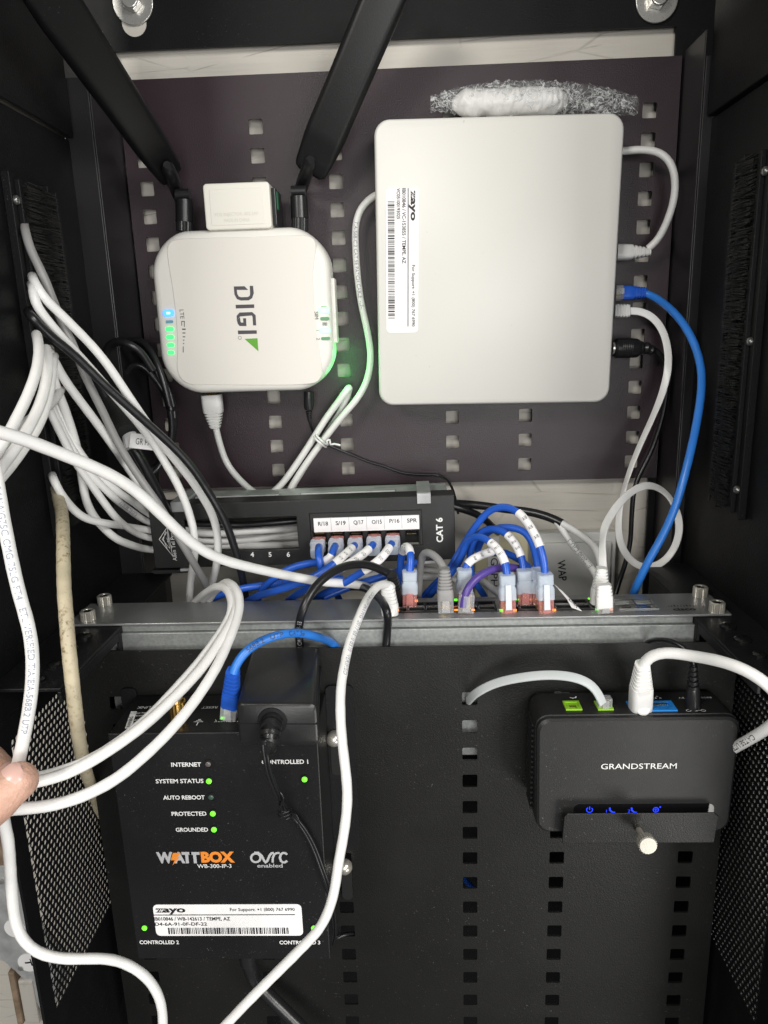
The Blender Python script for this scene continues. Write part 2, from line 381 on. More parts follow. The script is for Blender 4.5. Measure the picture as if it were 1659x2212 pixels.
def stroke(mb, pts, t, fr, w, closed=False):
    P = [V((x, y, 0)) for x, y in pts]; n = len(P); L = []; R_ = []
    for i in range(n):
        a = P[(i-1) % n] if closed or i else P[i]; b = P[(i+1) % n] if closed or i < n-1 else P[i]
        if a == b: continue
        d0 = (P[i]-a).normalized() if (P[i]-a).length > 1e-9 else (b-P[i]).normalized(); d1 = (b-P[i]).normalized() if (b-P[i]).length > 1e-9 else d0
        tn = (d0+d1); tn = tn.normalized() if tn.length > 1e-6 else d0
        nn = V((-tn.y, tn.x, 0)); c = max(.45, nn.dot(V((-d1.y, d1.x, 0)))); nn = nn*(t/2/c)
        L.append(P[i]+nn); R_.append(P[i]-nn)
    q = [fr.p(p.x, p.y, w) for p in L]+[fr.p(p.x, p.y, w) for p in R_]; m = len(L)
    mb.add(q, [(i, (i+1) % m, m+(i+1) % m, m+i) for i in range(m if closed else m-1)])

def loft(mb, A, B, secs, facing, nseg=3, rc=.35):
    """sections (t 0..1, width, height) from A to B; width lies across the view, height toward 'facing'"""
    A = V(A); B = V(B); d = (B-A); T = d.normalized(); f = V(facing); f = (f-T*f.dot(T)).normalized(); s = T.cross(f)
    return mb.layers([[A+d*t+s*x+f*y for x, y in rrect(w_, h_, min(w_, h_)*rc, nseg)] for t, w_, h_ in secs])
def ribs(t0, t1, n, w0, w1, h0, h1, dip=.80):
    out = []
    for i in range(n):
        for j, (a, k) in enumerate(((0, 1), (.55, 1), (.6, dip), (.95, dip))):
            f = (i+a)/n; out.append((t0+(t1-t0)*f, (w0+(w1-w0)*f)*k, (h0+(h1-h0)*f)*k))
    out.append((t1, w1, h1)); return out

def perf(mb, fr, u0, u1, v0, v1, holes, t, fil=.0013):
    """sheet with rectangular holes (a,b,c,d) as real cut-outs, front face at w=0, back at w=-t"""
    us = sorted(set([u0, u1]+[round(x, 6) for h in holes for x in h[:2]])); vs_ = sorted(set([v0, v1]+[round(x, 6) for h in holes for x in h[2:]]))
    def inh(u, v): return any(h[0] < u < h[1] and h[2] < v < h[3] for h in holes)
    nu, nv = len(us), len(vs_)
    base = len(mb.v); mb.v += [fr.p(u, v, 0) for v in vs_ for u in us]+[fr.p(u, v, -t) for v in vs_ for u in us]
    I = lambda i, j, k: base+k*nu*nv+j*nu+i
    solid = [[not inh((us[i]+us[i+1])/2, (vs_[j]+vs_[j+1])/2) for i in range(nu-1)] for j in range(nv-1)]
    S = lambda i, j: 0 <= i < nu-1 and 0 <= j < nv-1 and solid[j][i]
    for j in range(nv-1):
        for i in range(nu-1):
            if not solid[j][i]: continue
            mb.f += [(I(i, j, 0), I(i+1, j, 0), I(i+1, j+1, 0), I(i, j+1, 0)), (I(i, j, 1), I(i, j+1, 1), I(i+1, j+1, 1), I(i+1, j, 1))]
            if not S(i-1, j): mb.f.append((I(i, j, 0), I(i, j+1, 0), I(i, j+1, 1), I(i, j, 1)))
            if not S(i+1, j): mb.f.append((I(i+1, j, 0), I(i+1, j, 1), I(i+1, j+1, 1), I(i+1, j+1, 0)))
            if not S(i, j-1): mb.f.append((I(i, j, 0), I(i, j, 1), I(i+1, j, 1), I(i+1, j, 0)))
            if not S(i, j+1): mb.f.append((I(i, j+1, 0), I(i+1, j+1, 0), I(i+1, j+1, 1), I(i, j+1, 1)))
    if fil:
        for a, b, c, d in holes:
            for (x, y, sx, sy) in ((a, c, 1, 1), (b, c, -1, 1), (a, d, 1, -1), (b, d, -1, -1)):
                pts = [(x, y)]+[(x+sx*fil*(1-math.sin(k*math.pi/8)), y+sy*fil*(1-math.cos(k*math.pi/8))) for k in range(5)]
                mb.prism(pts, -t+.00005, -.00005, fr)

def screw(mb, P, d, r=.003, h=.002):
    mb.lathe(P, d, [(0, r), (h*.5, r), (h*.9, r*.72), (h, r*.35)], 16)

# ------------------------------------------------------------------ cable helper
TOCAM = V((0, -1, .25))
CABLES = {}
def cable(name, pts, r, m, label, cat, group=None, wob=.012, n=12, it=4, step=.0035):
    path = smooth_pts(spline([p if isinstance(p, V) else cp(*p) for p in pts], step), it)
    mb = MB(); tube(mb, path, r, n, wob=wob)
    o = mb.build(name, m, smooth=60); tag(o, label, cat, group); o['_'] = 0; del o['_']
    CABLES[o.name] = (path, r); return o
def printed(o, s, f0, hgt, flip=False, m='gink', ang=0.0, bold=0.0, kx=1.0, rep=1, gap=.01):
    """lettering wrapped on a cable jacket: f0 = start fraction along the cable"""
    path, r = CABLES[o.name]; T, N = frames(path)
    if flip: path = path[::-1]; T = [-t for t in T[::-1]]
    acc = [0]
    for i in range(1, len(path)): acc.append(acc[-1]+(path[i]-path[i-1]).length)
    def at_s(q):
        q = max(0, min(acc[-1]-1e-6, q)); lo = 0
        while lo < len(acc)-2 and acc[lo+1] < q: lo += 1
        a = (q-acc[lo])/max(1e-9, acc[lo+1]-acc[lo]); return path[lo].lerp(path[lo+1], a), T[lo].lerp(T[min(lo+1, len(T)-1)], a).normalized()
    vs_, fs, x0, x1, y0, y1 = text2d(s, bold); k = hgt/.69; mb = MB()
    for q_ in range(rep):
        st = f0*acc[-1]+q_*((x1-x0)*k*kx+gap); out = []
        for x, y in vs_:
            P, t = at_s(st+(x-x0)*k*kx); nn = CAM-P; nn = (nn-t*nn.dot(t)).normalized(); sd = nn.cross(t)
            a = (y-.35)*k/r+ang; out.append(P+(nn*math.cos(a)+sd*math.sin(a))*(r*1.03+.0001))
        mb.add(out, fs)
    return mb.build('lettering', m, o)
def sleeve(o, f0, f1, txt=None, k=1.16, m='paper'):
    path, r = CABLES[o.name]; n = len(path); a, b = int(f0*n), max(int(f0*n)+2, int(f1*n)); seg = path[a:b+1]
    s = tube(MB(), seg, r*k, 14).build('label_sleeve', m, o, smooth=50)
    if txt:
        mid = seg[len(seg)//2]; t = (seg[-1]-seg[0]).normalized(); nn = CAM-mid; nn = (nn-t*nn.dot(t)).normalized(); sd = t.cross(nn)
        L = (seg[-1]-seg[0]).length; mb = MB()
        for j in range(3):
            c = mid+t*((j-1)*L*.27)
            for kk in (-.55, .0):
                pass
            fr = Fr(c+nn*(r*k*1.02), sd, t); text(mb, txt, fr, 0, -L*.05, L*.09, width=r*1.15, w=.00015, anchor='c')
        mb.build('lettering', 'ink', s)
    return s

# ================================================================== setting
XL, XR = -.268, .246            # inner faces of the cabinet sides
mb = MB(); mb.box((-1.6, .013, -.2), (1.6, .03, 3)); tag(mb.build('wall', 'wall'), 'white painted strand board wall behind the cabinet', 'wall', kind='structure')

# ------------------------------------------------------------------ open wall cabinet
cab = thing('rack_cabinet', 'open black steel wall cabinet around all the network gear', 'rack cabinet')
mb = MB()
mb.box((XL-.05, .0045, 1.6385), (XR+.06, .0075, 1.90)); mb.box((XL-.05, .0045, .20), (-.2475, .0075, 1.6385)); mb.box((.2305, .0045, .20), (XR+.06, .0075, 1.6385)); mb.box((-.2475, .0045, .20), (.2305, .0075, 1.122))  # solid lower panel added to keep the lower plate holes dark
mb.build('rear_frame', 'powder', cab)
# keyhole slots show wall: pale discs seen below the washers
for px, py, r in ((290, 50, .0105),):
    P = at(px, py, .0044); mb = MB(); mb.prism(disc(0, 0, r, 28), 0, .0004, front(P)); mb.build('keyhole_opening', 'wall', cab)
for side, X, s in (('l', XL, 1), ('r', XR, -1)):
    xw = -.2462 if s > 0 else .2366; yw = -.060 if s > 0 else -.046
    xo = X-.004*s
    mb = MB(); mb.box((min(xw, xw+.0016*-s), yw, .70), (max(xw, xw+.0016*-s), .0043, 1.618)); mb.box((min(xw+.0016*-s, xo), yw, .70), (max(xw+.0016*-s, xo), yw+.0015, 1.60))
    mb.build('rear_rail', 'railp', cab, bevel=.0011, seg=3)
    # solid upper side
    mb = MB(); fr = Fr((X, 0, 0), (0, -s, 0), (0, 0, 1))            # n points inward
    y0, y1 = (-.06, -.31)
    P0 = MB()
    x2 = X-.0015*s
    mb.box((min(X, x2), -.31, 1.160), (max(X, x2), -.012, 1.5545)); mb.build('side_panel', 'powder', cab)
    mb = MB(); x3 = X+.0045*s; x4 = X-.004*s
    mb.box((min(x3, x4), -.31, 1.556), (max(x3, x4), yw-.002, 1.80)); mb.build('upper_side_panel', 'powder', cab, bevel=.001)
    # perforated lower side: real holes
    zb, zt = (.922, 1.1466) if s > 0 else (.893, 1.145)
    yb, yf = (-.130, -.2697) if s > 0 else (-.135, -.2545)
    YF = -.283 if s > 0 else -.31
    m2 = MB(); pz, py_ = .0054, .0052; r = .0021; t = .0010
    rows = int((zt-zb)/pz); colsn = int((yb-yf)/py_)
    X2 = X-t*s; q = 12
    for i in range(rows):
        za = zb+i*pz; off = 0
        for j in range(colsn):
            ya = yf+j*py_
            if i % 2: ya += py_/2
            cyy, czz = ya+py_/2, za+pz/2
            ring = [(cyy+r*math.cos(2*math.pi*k/q+math.pi/q), czz+r*1.0*math.sin(2*math.pi*k/q+math.pi/q)) for k in range(q)]
            outer = []
            for (yy, zz) in ring:
                dy, dz = (yy-cyy)/(py_/2), (zz-czz)/(pz/2); mm = max(abs(dy), abs(dz)); outer.append((cyy+dy/mm*py_/2, czz+dz/mm*pz/2))
            V0 = [(X, a, b) for a, b in ring]+[(X, a, b) for a, b in outer]+[(X2, a, b) for a, b in ring]
            m2.add(V0, [(k, (k+1) % q, q+(k+1) % q, q+k) for k in range(q)]+[(k, 2*q+k, 2*q+(k+1) % q, (k+1) % q) for k in range(q)])
            for (cy2, cz2) in ((ya, za), (ya+py_, za), (ya, za+pz), (ya+py_, za+pz)):   # square cell corners
                near = sorted(range(q), key=lambda k: (outer[k][0]-cy2)**2+(outer[k][1]-cz2)**2)[:2]
                m2.add([(X, cy2, cz2), (X, *outer[near[0]]), (X, *outer[near[1]])], [(0, 1, 2)])
    m2.build('perforated_panel', 'blkmetal' if s < 0 else 'powder', cab)
    m3 = MB(); ztop = zb+rows*pz; yend = yf+colsn*py_
    xa, xb = min(X, X2), max(X, X2)
    m3.box((xa, YF, ztop), (xb, yend+.08, 1.1595)); m3.box((xa, YF, .40), (xb, yend+.08, zb)); m3.box((xa, YF, zb), (xb, yf-.0001, ztop)); m3.box((xa, yend+py_*.5, zb), (xb, yend+.08, ztop))
    m3.box((min(X, X-.002*s), YF-.0022, .40), (max(X, X-.002*s), YF-.0002, 1.80))
    m3.build('lower_side_panel', 'powder', cab)
    # horizontal rack rail (angle iron) with screw holes
    z = 1.1883; xi = -.2215 if s > 0 else .207; yfr = -.284
    mb = MB(); mb.box((min(X, xi), yfr, z-.0025), (max(X, xi), -.06, z)); mb.box((min(xi, xi-.0025*s), -.190, z-.045), (max(xi, xi-.0025*s), -.08, z-.0026)); mb.box((min(xi, xi-.0025*s), yfr, z-.010), (max(xi, xi-.0025*s), -.1901, z-.0026)); mb.build('rack_rail', 'rail', cab, bevel=.0006)
    for k, yy in enumerate((-.205, -.228, -.252, -.273)):
        mb = MB(); P = V(((X+xi)/2+.004*s, yy, z)); screw(mb, P, (0, 0, 1), .0058 if k < 2 else .0042, .0028); mb.build('rail_screw', 'blkmetal', cab, smooth=40)
    # brush cable slot
    zt2, zb2 = (1.510, 1.2566) if s > 0 else (1.512, 1.256)
    ya, yb2 = (-.1766, -.1144) if s > 0 else (-.166, -.118)
    br = MB()
    for yy, ww in ((ya, .011), (yb2-.008, .010)):
        br.box((min(X, X+.006*s), yy, zb2), (max(X, X+.006*s), yy+ww*.55, zt2)); br.box((min(X, X+.009*s), yy+ww*.6, zb2+.004), (max(X, X+.009*s), yy+ww, zt2-.004))
    st = br.build('brush_strip', 'powder', cab, bevel=.0006)
    bb = MB(); bb.box((min(X+.0002*s, X+.001*s), ya+.011, zb2+.004), (max(X+.0002*s, X+.001*s), yb2-.008, zt2-.004))
    rnd = random.Random(3)
    for k in range(2600):
        zz = zb2+.006+(zt2-zb2-.012)*rnd.random(); fromf = rnd.random() < .5; ln = .02+.008*rnd.random(); xx = X+(.0015+.0115*rnd.random())*s
        y_a = ya+.010 if fromf else yb2-.007; y_b = y_a+(ln if fromf else -ln)
        dz = .003*(rnd.random()-.5); h_ = .00045
        bb.add([(xx, y_a, zz), (xx, y_a, zz+h_), (xx+.001*s*rnd.random(), y_b, zz+dz+h_*.6), (xx, y_b, zz+dz)], [(0, 1, 2, 3)])
    bb.build('bristles', 'brush', st)
    for yy, zz in ((ya+.004, zt2-.018), (yb2+.006, zt2-.022), (ya+.004, zb2+.022), (yb2+.006, zb2+.022), (ya+.004, (zt2+zb2)/2), (yb2+.006, (zt2+zb2)/2-.01)):
        mb = MB(); screw(mb, (X+(.006 if yy < yb2 else 0)*s, yy, zz), (s, 0, 0), .0031, .003); mb.build('strip_screw', 'dscrew', st, smooth=40)
# added sheet beyond the right flank, keeps its perforations dark
mb = MB(); mb.box((XR+.040, -.31, .40), (XR+.0415, .004, 1.80)); mb.build('added_backing_sheet', 'alu', cab)

# hanging bolts through the rear frame
for px, py, lb in ((289, 8, 'zinc hex bolt and washer hanging over a pale keyhole slot'), (1417, 2, 'zinc hex bolt and washer above the bubble wrapped end of the board')):
    P = at(px, py, .0044); b = thing('hanging_bolt', lb, 'bolt', 'bolts holding the cabinet to the wall')
    mb = MB(); mb.cyl(P+V((0, -.001, 0)), P+V((0, -.003, 0)), .0172, n=36); mb.build('washer', 'steel', b, smooth=40, bevel=.0004)
    mb = MB(); mb.cyl(P+V((0, -.003, 0)), P+V((0, -.0095, 0)), .0085, n=6); mb.cyl(P+V((0, -.0095, 0)), P+V((0, -.011, 0)), .0075, .0066, 16); mb.build('hex_head', 'steel', b, bevel=.0005)

# ------------------------------------------------------------------ perforated mounting plates
COLS = (-.22857, -.12771, -.05975, .04112, .10981, .21061)
PR = .02336
def mount_plate(x0, x1, z0, z1, zr, y, m, hw, hh, label, rows):
    fr = front((0, y, 0)); holes = [(c-hw, c+hw, zr-i*PR-hh, zr-i*PR+hh) for c in COLS for i in rows]
    mb = MB(); perf(mb, fr, x0, x1, z0, z1, holes, .0018)
    # folded side returns
    mb.box((x0, y+.0018, z0), (x0+.0015, y+.004, z1)); mb.box((x1-.0015, y+.0018, z0), (x1, y+.004, z1))
    o = mb.build('mounting_plate', m); return tag(o, label, 'mounting plate', 'perforated plates')
mount_plate(-.2452, .2352, 1.2545, 1.6148, 1.57421, 0, 'plate', .0061, .0061, 'upper black plate of square holes, pink cast put into its colour, carrying both white boxes', range(14))
mount_plate(-.2552, .2365, .815, 1.1715, 1.12829, -.193, 'lowplate', .0058, .0055, 'lower dusty black plate of square holes carrying the two black boxes', range(14))

# ------------------------------------------------------------------ white two-antenna router
rt = thing('cellular_router', 'white rounded router with two black paddle antennas and glowing green lights', 'router')
RC = front((-.1402, 0, 1.4178))
def rout(k, w_, bul=.0052):
    out = []
    for x, y in rrect(.1485*k, .129*k, .030*k, 10):
        hx, hy = .07425*k, .0645*k
        out.append((x+math.copysign(.0028*(1-(y/hy)**2), x)*(abs(x)/hx), y+math.copysign(bul*(1-(x/hx)**2), y)*(abs(y)/hy)))
    return [RC.p(x, y, w_) for x, y in out]
mb = MB(); mb.layers([rout(.93, .004), rout(.97, .007), rout(1.0, .022), rout(1.0, .040), rout(.992, .0445), rout(.972, .0475), rout(.94, .0490), rout(.90, .0496)]); mb.build('body', 'white2', rt, smooth=50)
def d7(x, y, Yp=-.0496): return at(329.2+.26455*x, 438.9+.26455*y, Yp)
pts = [(190, 300), (450, 283), (800, 276), (1270, 270), (1322, 300), (1335, 360), (1322, 470), (1312, 600), (1325, 850), (1350, 1100), (1378, 1290), (1384, 1390), (1350, 1455), (1250, 1478), (900, 1486), (500, 1484), (310, 1478), (240, 1440), (206, 1370), (205, 1150), (195, 950), (165, 700), (130, 480), (122, 380), (140, 325)]
mb = MB(); loc = [RC.uv(d7(*p)) for p in pts]; sp = spline([V((a, b, 0)) for a, b in loc], .003, closed=True)
mb.prism([(p.x, p.y) for p in sp], .0490, .0502, RC); mb.build('top_inlay', 'inlay', rt, bevel=.0008, seg=3)
RS = .0506
FR7 = Fr(d7(720, 925), (0, 0, -1), (1, 0, 0)); FR7.n = V((0, -1, 0))
def u7(x, y):
    P = d7(x, y, -.0503); return ((P-FR7.O).dot(FR7.x), (P-FR7.O).dot(FR7.y))
W7 = .0008
mb = MB()
def poly7(pts): mb.flat([u7(*p) for p in pts], W7, FR7)
poly7([(665, 680), (752, 678), (782, 708), (690, 708)]); poly7([(665, 680), (690, 708), (693, 740), (670, 745)])
poly7([(670, 745), (693, 740), (706, 762), (690, 783)]); poly7([(690, 783), (706, 762), (725, 768), (722, 795)])
poly7([(722, 795), (725, 768), (780, 766), (788, 793)]); poly7([(788, 793), (780, 766), (796, 755), (815, 775)]); poly7([(815, 775), (796, 755), (798, 735), (828, 735)]); poly7([(828, 735), (798, 735), (795, 675), (822, 675)])
poly7([(680, 830), (831, 826), (832, 855), (682, 860)])
poly7([(688, 920), (712, 893), (716, 925), (690, 955)]); poly7([(712, 893), (815, 889), (813, 917), (716, 925)]); poly7([(815, 889), (843, 915), (818, 930), (813, 917)]); poly7([(843, 915), (848, 998), (822, 998), (818, 930)])
poly7([(690, 955), (715, 930), (720, 968), (697, 985)]); poly7([(697, 985), (720, 968), (726, 975), (712, 1003)]); poly7([(712, 1003), (726, 975), (743, 975), (745, 1003)]); poly7([(745, 1003), (743, 975), (740, 940), (765, 940), (768, 1003)])
poly7([(698, 1040), (852, 1038), (853, 1066), (700, 1070)])
stroke(mb, [(u7(714, 1099)[0]+.0014*math.cos(a), u7(714, 1099)[1]+.0014*math.sin(a)) for a in [i*math.pi/6 for i in range(12)]], .0003, FR7, W7, True)
mb.build('logo_lettering', 'dgrey', rt); mb = MB()
for s_, x, y, h_ in (('LTE', 222, 870, 33), ('SIM', 1324, 885, 30), ('1', 1340, 1038, 22), ('2', 1340, 1100, 26)):
    u, v = u7(x, y); text(mb, s_, FR7, u, v, h_*.26455*.65/1579.6*.62*1.55, w=W7)
for (x0, y0, x1, y1) in ((237, 962, 243, 1000), (237, 962, 264, 968), (258, 962, 264, 1010), (243, 1024, 272, 1034), (246, 1056, 270, 1064), (248, 1087, 268, 1095), (250, 1115, 262, 1122), (250, 1142, 260, 1150), (249, 1170, 255, 1218), (1378, 843, 1422, 851), (1388, 975, 1428, 982), (1388, 990, 1428, 997)):
    poly7([(x0, y0), (x1, y0), (x1, y1), (x0, y1)])
mb.build('light_lettering', 'dgrey', rt)
mb = MB(); poly7([(752, 1108), (858, 1103), (866, 1210)]); mb.build('logo_triangle', 'green', rt)
for x, y, w_, h_, m in ((133, 898, 92, 54, 'ledb'), (142, 968, 60, 22, 'ledteal'), (142, 1028, 66, 34, 'ledg2'), (145, 1093, 64, 34, 'ledg2'), (150, 1158, 60, 32, 'ledg2'), (152, 1220, 56, 32, 'ledg2'), (1402, 875, 84, 50, 'ledw'), (1408, 943, 72, 26, 'leddim'), (1410, 1040, 86, 46, 'ledw'), (1415, 1105, 72, 24, 'leddim')):
    k = .26455*.63/1579.6; u, v = RC.uv(d7(x, y)); mb = MB(); ww, hh = w_*k*1.0, h_*k*1.0
    mb.prism(rrect(ww, hh, min(ww, hh)*.4, 4, u, v), .044, .0505, RC); lo = mb.build('status_light', m, rt, smooth=40)
    if m == 'ledb' or m == 'ledw': q = MB(); q.prism(rrect(ww*.30, hh*.26, min(ww, hh)*.25, 4, u, v), .0506, .0508, RC); q.build('bright_core', 'ledcore' if m == 'ledw' else 'ledcoreb', lo)
# sim cover on the right edge
a, b = at(733, 600, -.04), at(737, 740, -.04); mb = MB(); mb.box((-.0650, -.041, b.z), (-.0612, -.024, a.z)); mb.build('card_cover', 'white2', rt, bevel=.0008)
for (cx, kz, Pk, P1, base, top, wb, wt, dt, tw) in (
    (399, 488, (398, 432), (385, 418), (366, 372), (60, -78), 82, 150, .43, .18),
    (648, 480, (646, 425), (648, 414), (674, 360), (862, -80), 98, 122, .54, -.1)):
    an = thing('antenna', None, None); an.parent = rt
    A = at(cx, 500, -.030); B = at(cx, kz-8, -.030); Kn = at(*Pk, -.030)
    mb = MB(); mb.cyl(A, B, .0072, n=40, knurl=.06); mb.build('collar', 'brubber', an)
    mb = MB(); mb.cyl(B, Kn, .0076, .0074, 24); mb.build('base', 'bsmooth', an, smooth=40)
    Hg = cp(*P1, .640); Hf = cp(base[0]-4, base[1]-12, .596); Bp = cp(*base, .615); Tp = cp(*top, dt)
    mb = MB(); tube(mb, [Kn+V((0, 0, -.004)), Hg, Hg.lerp(Hf, .5), Hf, Hf+(Hf-Hg).normalized()*.003], [.0054, .0060, .0058, .0052, .003], 14); mb.cyl(Kn+V((-.006, -.002, .004)), Kn+V((.006, -.002, .004)), .0045, n=14); mb.build('hinge', 'bsmooth', an, smooth=40)
    mb = MB(); L = (Tp-Bp).length; mpp_b = .615/1579.6; mpp_t = dt/1579.6
    d = (Tp-Bp).normalized(); f = (CAM-Bp).normalized(); sd = d.cross(f).normalized(); fac = f + sd*tw
    w0 = wb*mpp_b*.86; w1 = wt*mpp_t*.80
    loft(mb, Bp-d*.006, Tp, [(0, w0*.60, .004), (.012, w0*.80, .006), (.035, w0*.88, .0075), (.10, w0*.94, .009), (.17, w0*1.0, .014), (.22, w0*1.02, .0155), (.5, (w0+w1)/2, .0155), (.85, w1, .014), (1, w1*.9, .008)], fac, 5, .42); mb.build('blade', 'antenna', an, smooth=60)

# ------------------------------------------------------------------ small cream power injector above the router
pi = thing('power_injector', 'small cream plastic power injector standing on top of the white router', 'power injector')
a, b = at(437, 397, -.052), at(587, 487, -.052); c1 = at(587, 391, -.052); fr = front((0, 0, 0))
x0, x1, z0, z1 = a.x, b.x, b.z-.002, a.z
mb = MB(); mb.prism(rrect(x1-x0, z1-z0, .003, 5, (x0+x1)/2, (z0+z1)/2), .020, .052, fr); mb.build('case', 'cream', pi, bevel=.0012, seg=3)
mb = MB(); mb.prism(rrect(x1-x0-.010, z1-z0-.008, .001, 3, (x0+x1)/2, (z0+z1)/2-.0006), .0518, .0524, fr); mb.build('cover', 'cream', pi, bevel=.0004)
mb = MB(); text(mb, 'POE INJECTOR, 802.3AF', fr, (x0+x1)/2-.001, z0+.0105, .0026, width=.036, w=.0526, anchor='c'); text(mb, 'MADE IN CHINA', fr, (x0+x1)/2-.001, z0+.0058, .0026, width=.0215, w=.0526, anchor='c'); mb.build('embossed_lettering', 'emboss', pi)
mb = MB(); mb.box((x1+.0002, -.046, z0+.003), (x1+.0035, -.016, z1-.004)); mb.build('connector', 'bsmooth', pi, bevel=.0005)
mb = MB(); mb.box((x1+.0036, -.040, z0+.016), (x1+.0042, -.034, z0+.030)); mb.build('circuit_board', 'pcb', pi)

# ------------------------------------------------------------------ big flat white fibre terminal with asset sticker
bx = thing('fibre_terminal', 'large flat white square terminal box with a barcode sticker on its left edge', 'network terminal')
c4 = [at(*p, -.045) for p in ((811, 258), (1347, 245), (1315, 866), (822, 875))]
ux = ((c4[1]-c4[0])+(c4[2]-c4[3])).normalized(); BX = Fr((c4[0]+c4[1]+c4[2]+c4[3])/4, ux, V((0, 0, 1))); BX.n = V((0, -1, 0)); BX.O.y = 0
W_, H_ = .2015, .2305
mb = MB(); R_ = lambda k, w_: [BX.p(x, y, w_) for x, y in rrect(W_-2*k, H_-2*k, .0125-k*.5, 8)]
mb.layers([R_(.006, .006), R_(.003, .009), R_(.0, .016), R_(0, .0415), R_(.0007, .0437), R_(.0022, .0450)]); mb.build('shell', 'white', bx, smooth=40)
def asset_label(parent, fr, w_, h_, l2, l3, tabw, wz, bars=52, seed=1):
    """sticker in its own frame: u along the text, v up, origin at its lower left"""
    s = MB(); s.prism(rrect(w_, h_, .0035, 5, w_/2, h_/2), 0, wz, fr); st = s.build('sticker', 'paper', parent)
    q = MB(); e = wz+.0002
    text(q, 'zayo', fr, .0015, h_*.765, h_*.175, width=w_*.205, w=e, bold=.035)
    text(q, 'For Support: +1 (800) 767 6990', fr, w_*.955, h_*.80, h_*.092, width=w_*.435, w=e, anchor='r', bold=.012)
    q.flat([(0, h_*.665), (w_*.955, h_*.665), (w_*.955, h_*.69), (0, h_*.69)], e, fr)
    text(q, l2, fr, 0, h_*.50, h_*.105, width=tabw[0], w=e, bold=.016); text(q, l3, fr, 0, h_*.335, h_*.10, width=tabw[1], w=e, bold=.016)
    rn = random.Random(seed); u = w_*.085
    while u < w_*.90:
        b_ = rn.choice((.0004, .0004, .0008, .0012)); q.flat([(u, h_*.06), (u+b_, h_*.06), (u+b_, h_*.265), (u, h_*.265)], e, fr); u += b_+rn.choice((.0004, .0005, .0008, .0009))
    q.build('lettering', 'ink', st)
    k = MB(); 
    for j in range(3):   # the slanted stripes cut into the z of the logo
        k.flat([(.0022+j*.0017, h_*.775), (.0027+j*.0017, h_*.775), (.0046+j*.0017, h_*.875), (.0041+j*.0017, h_*.875)], e+.00015, fr)
    k.build('logo_stripes', 'paper', st)
g = lambda x, y: at(795.5+.17362*x, 356.6+.17362*y, -.0452)
tl, bl = g(630, 290), g(622, 2088); tl2 = g(216, 292)
LF = Fr(tl2, (bl-tl), (1, 0, 0)); LF.n = V((0, -1, 0))
asset_label(bx, LF, (bl-tl).length, (tl-tl2).length, 'IB010846 / VC-153855 / TEMPE, AZ', "VC05100193025", ((bl-tl).length*.51, (bl-tl).length*.205), .0003, seed=4)
for px, py, h_ in ((1338, 545, .014), (1335, 633, .012), (1333, 672, .012)):
    P = at(px-22, py, -.022); mb = MB(); mb.box((P.x-.004, -.034, P.z-h_/2-.001), (P.x+.0042, -.012, P.z+h_/2+.001)); mb.build('port', 'hole', bx)
mb = MB(); P = at(1322, 752, -.024); mb.lathe(P, (1, 0, 0), [(0, .0055), (.006, .0058), (.0065, .0045), (.012, .0042)], 20); mb.build('power_jack', 'nickel', bx, smooth=30)

# bubble wrap roll squeezed above it
bw = thing('bubble_wrap', 'crumpled clear bubble wrap with white foam pushed above the white box', 'bubble wrap')
mb = MB(); P0, P1 = at(975, 226, -.028), at(1225, 218, -.028); n = 90; rings = []
for i in range(n+1):
    t = i/n; c = P0.lerp(P1, t); e = min(1, (1-abs(2*t-1)**4)+.35); r = .0098*e
    rings.append([c+V((0, -math.cos(a)*r*1.2, math.sin(a)*r*1.05))+V((0, 0, 1))*.0016*noise.noise(V((t*9, math.cos(a)*2, math.sin(a)*2)))+V((0, -1, 0))*.0034*abs(noise.noise(V((t*22, a*1.6, 3)))) for a in [2*math.pi*k/28 for k in range(28)]])
mb.layers(rings); mb.build('foam_core', 'cwd', bw, smooth=80)
for (pa, pb, r0, sd) in (((930, 224), (1376, 222), .0115, 1), ((952, 212), (1372, 212), .0095, 2)):
    mb = MB(); A, B = at(*pa, -.026), at(*pb, -.026); n, kq = 150, 44; rings = []
    for i in range(n+1):
        t = i/n; c = A.lerp(B, t)+V((0, 0, .004*math.sin(t*math.pi)-.003*t)); e = max(.12, math.sin(t*math.pi))**.33; rr = []
        for k in range(kq):
            a = 2*math.pi*k/kq; q = V((t*24*(1+.2*sd), math.cos(a)*2.2+sd*7, math.sin(a)*2.2))
            r = r0*e*(1+.25*noise.noise(q)+.22*noise.noise(q*1.9)+.10*abs(noise.noise(q*3.7)))
            rr.append(c+V((0, -math.cos(a)*r*1.25, math.sin(a)*r)))
        rings.append(rr)
    mb.layers(rings); mb.build('film', 'film', bw, smooth=50)

